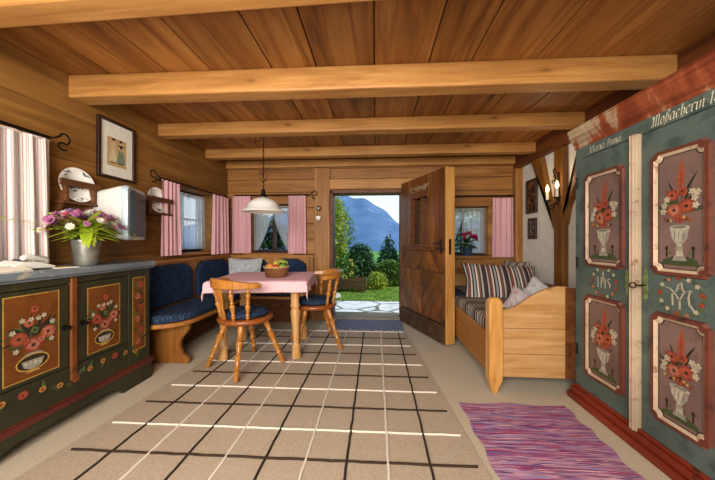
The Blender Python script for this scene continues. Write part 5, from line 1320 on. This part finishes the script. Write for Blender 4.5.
# ------------------------------------------------------------------ outdoors
m = MB(); m.box(-14, 14, YB+WT+.1, 5.55, -.30, -.08); struct(m.build('ground_terrace', M['paving']), 'sunlit flagstone terrace')
m = MB(); m.grid(60, 40, lambda a, b: (-14+28*a, 5.5+3.6*b, -.07-.25*max(0, b-.45)+.012*math.sin(a*200)*math.sin(b*60)), matfn=None); struct(m.build('ground_lawn', M['grass']), 'strip of lawn beyond the terrace')
m = MB()
for k in range(4500):
    x, y = R.uniform(-2.2, 1.6), R.uniform(5.45, 7.0); blade(m, (x, y, -.09), (R.uniform(-.5, .5), R.uniform(-.5, .5), 1), R.uniform(.03, .08), .006, 0, seg=2)
o = m.build('lawn_grass', M['leaf_mid']); tag(o, 'short green lawn grass outside the open door', 'grass', kind='stuff')
m = MB(); m.grid(40, 30, lambda a, b: (-260+520*a, 9+380*b**1.5, -.4-8*min(1, b*3) - 3*b)); struct(m.build('ground_valley', M['field']), 'green valley below the house')
m = MB(); rm = random.Random(4)
def mt(a, b):
    x = -420+840*a; ridge = 40 + 62*math.exp(-((x+130)/105)**2) + 30*math.exp(-((x+25)/60)**2) - 6*math.sin(x*.02)+ 5*math.sin(x*.051+1) + 2.5*math.sin(x*.13+b*5)
    t = b; y = 330+300*t
    return (x, y, -12 + (ridge+12)*(t**1.1) + 4*math.sin(x*.06+t*9)*t*(1-t)*2)
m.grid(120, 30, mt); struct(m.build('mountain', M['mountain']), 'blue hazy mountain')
# trees and shrubs
def crown_mesh(c, rad, n, leaf, shape, rnd, aspect=.5):
    mb = MB()
    for k in range(n):
        while True:
            p = Vector((rnd.uniform(-1, 1), rnd.uniform(-1, 1), rnd.uniform(-1, 1)))
            if shape == 'cone':
                t = (p.z+1)/2; r = math.hypot(p.x, p.y)
                if r < (1-t)*1.0+.03 and r > (1-t)*.35: break
            else:
                L = p.length
                if .45 < L < 1: break
        q = Vector((p.x*rad[0], p.y*rad[1], p.z*rad[2])) + Vector(c)
        a = rnd.uniform(0, 6.28); e = rnd.uniform(-.7, .6)
        d = Vector((math.cos(a)*math.cos(e), math.sin(a)*math.cos(e), math.sin(e)))
        blade(mb, q, d, leaf*rnd.uniform(.6, 1.3), leaf*aspect*.5, leaf*.2, seg=2)
    return mb
def tree(name, label, base, h, rad, mat, n, leaf, shape='ball', cz=.6, grp='trees and shrubs outside', cat='tree', seed=1, trunk=.06, aspect=.5):
    rnd = random.Random(seed); t = thing(name, label, cat, base, 0, grp)
    m = MB(); m.tube([Vector(base), Vector(base)+Vector((.02, 0, h*.4)), Vector(base)+Vector((0, 0, h*.85))], [trunk, trunk*.7, trunk*.2], 7); m.build('trunk' if cat == 'tree' else 'stem', M['bark'], t)
    crown_mesh(Vector(base)+Vector((0, 0, h*cz)), rad, n, leaf, shape, rnd, aspect).build('crown' if cat == 'tree' else 'foliage', mat, t)
    return t
GZ = -.1
tree('garden_tree', 'tall lit yellow green tree at the left edge of the doorway view', (-1.22, 8.0, GZ), 2.5, (.42, .5, 1.2), M['leaf_yellow'], 3600, .11, cz=.55, seed=2)
tree('garden_tree', 'dark green tree behind the yellow green one in the doorway', (-1.75, 10.4, -.3), 3.3, (1.0, .7, 1.5), M['leaf_mid'], 3600, .14, cz=.5, seed=3)
tree('conifer', 'dense blue green conifer right of centre in the doorway view', (.40, 8.9, -.4), 1.75, (.68, .5, .9), M['leaf_blue'], 5200, .15, 'cone', cz=.53, seed=4, aspect=.4)
tree('conifer', 'dense conifer at the right edge of the doorway view', (1.02, 7.9, -.4), 1.7, (.46, .5, .85), M['leaf_blue'], 4200, .15, 'cone', cz=.53, seed=14, aspect=.4)
tree('garden_shrub', 'dark rounded shrub standing behind the flower trough', (-.44, 7.75, GZ), 1.15, (.40, .4, .60), M['leaf_blue'], 3600, .11, cz=.5, cat='shrub', seed=5, trunk=.03)
tree('garden_shrub', 'bright leafy shrub at the right of the lawn', (.36, 7.55, GZ), .62, (.50, .35, .40), M['leaf_mid'], 3000, .09, cz=.5, cat='shrub', seed=6, trunk=.02)
tree('garden_shrub', 'low pale green shrub beside the trough', (.02, 6.9, GZ), .40, (.26, .25, .25), M['leaf_yellow'], 1500, .07, cz=.5, cat='shrub', seed=7, trunk=.02)
tree('garden_tree', 'dense green tree seen through the window behind the lamp', (-3.4, 7.4, GZ), 1.9, (1.25, .9, 1.0), M['leaf_dark'], 5000, .18, cz=.5, seed=8)
tree('garden_tree', 'green tree seen through the geranium window', (2.9, 8.6, GZ), 3.0, (1.2, .9, 1.4), M['leaf_mid'], 3200, .18, cz=.6, seed=9)
tree('garden_tree', 'green tree outside the left wall window', (-6.6, 6.4, GZ), 1.2, (1.2, 1.4, .6), M['leaf_mid'], 2600, .18, cz=.4, seed=10)
tr = thing('flower_trough', 'weathered wooden flower trough on the lawn edge', 'planter', (-.66, 6.5, -.08))
m = MB(); m.box(-1.15, -.22, 6.35, 6.37, .0, .24); m.box(-1.15, -.22, 6.68, 6.70, 0, .24); m.box(-1.15, -1.13, 6.37, 6.68, 0, .24); m.box(-.24, -.22, 6.37, 6.68, 0, .24); m.box(-1.13, -.24, 6.37, 6.68, .0, .19); m.build('box', M['trough'], tr, bevel=.006)
for x in (-1.08, -.30):
    m = MB(); m.box(x-.05, x+.05, 6.36, 6.69, -.08, .0); m.build('foot', M['trough'], tr, bevel=.004)
fb = thing('flowering_shrub', 'yellow flowering shrub growing in the wooden trough', 'shrub', (-.78, 6.5, .19), 0, 'trees and shrubs outside')
crown_mesh((-.82, 6.52, .45), (.36, .22, .27), 1500, .07, 'ball', random.Random(12)).build('foliage', M['leaf_mid'], fb)
rnd = random.Random(5)
for k in range(34):
    p = Vector((-.82+rnd.uniform(-.34, .32), 6.32-rnd.uniform(0, .05)+.0, .46+rnd.uniform(-.2, .24))); mb = MB()
    for j in range(7): blade(mb, p, (math.cos(j*.9), -.6, math.sin(j*.9)), .03, .012, 0, seg=2)
    mb.build('flower_head', M['petal_yellow'], fb)
# stones in front of the trough
m = MB(); m.lathe([(0, 0), (.12, 0), (.15, .03), (.13, .08), (.06, .11), (0, .112)], (-.86, 5.75, -.085), 12, caps=False); tag(m.build('garden_stone', flat('pale_stone', '#b8b4a8', .9, .12, 9, .3)), 'pale rounded stone on the grass before the trough', 'stone')
# distant house
hs = thing('distant_house', 'small distant house with reddish roof in the valley', 'house', (-1.3, 90, -9))
m = MB(); m.box(-3.0, .2, 90, 95, -12, -8.4); m.build('wall', M['house_wall'], hs)
m = MB(); m.prism([(89.4, -8.4), (95.6, -8.4), (92.5, -6.7)], lambda u, v: (-3.5, u, v), lambda u, v: (.7, u, v)); m.build('roof', M['roof_tile'], hs)

# ------------------------------------------------------------------ light
w = bpy.data.worlds.new('World'); scene.world = w; w.use_nodes = True
nt = w.node_tree; nt.nodes.clear()
o = nt.nodes.new('ShaderNodeOutputWorld'); bgn = nt.nodes.new('ShaderNodeBackground')
tcn = nt.nodes.new('ShaderNodeTexCoord'); spn = nt.nodes.new('ShaderNodeSeparateXYZ'); rp = nt.nodes.new('ShaderNodeValToRGB')
nt.links.new(tcn.outputs['Generated'], spn.inputs[0]); nt.links.new(spn.outputs[2], rp.inputs[0])
el = rp.color_ramp.elements; el[0].position = 0; el[0].color = lin('#eef6fc'); el[1].position = .55; el[1].color = lin('#8fc0ee')
e = el.new(.16); e.color = lin('#dcecf8')
nt.links.new(rp.outputs[0], bgn.inputs[0]); bgn.inputs[1].default_value = 1.3; nt.links.new(bgn.outputs[0], o.inputs[0])
def light(name, kind, loc, target, energy, color, **kw):
    l = bpy.data.lights.new(name, kind); l.energy = energy; l.color = color
    for k, v in kw.items(): setattr(l, k, v)
    ob = bpy.data.objects.new(name, l); col.objects.link(ob); ob.location = loc
    ob.rotation_euler = (Vector(target)-Vector(loc)).to_track_quat('-Z', 'Y').to_euler(); return ob
light('sun', 'SUN', (9, 3, 8), (0, 4.2, 0), 3.3, (1, .95, .86), angle=.01)
light('room_light', 'AREA', (-.5, -1.1, 1.75), (-.3, 3, 1.1), 150, (1, .955, .88), shape='RECTANGLE', size=1.8, size_y=.9)
light('ceiling_fill', 'AREA', (-.8, -.7, 1.0), (-.7, 1.2, 2.25), 60, (1, .95, .87), shape='RECTANGLE', size=1.6, size_y=1.0)  # unseen fill lamp added behind the camera, aimed up to brighten the ceiling
light('sconce_glow', 'POINT', (1.70, 2.98, 1.72), (1.7, 2.9, 0), 2.2, (1, .72, .4), shadow_soft_size=.03)

# ------------------------------------------------------------------ camera
cam = bpy.data.cameras.new('camera'); co = bpy.data.objects.new('camera', cam); col.objects.link(co)
cam.sensor_fit = 'HORIZONTAL'; cam.sensor_width = 36; cam.lens = 36*280/715
cam.shift_y = 1/715; cam.clip_end = 2000; cam.clip_start = .05
co.location = (0, 0, 1.1); co.rotation_euler = (PI/2, 0, math.radians(3.78))
scene.camera = co
scene.view_settings.view_transform = 'Standard'
scene.view_settings.look = 'None'
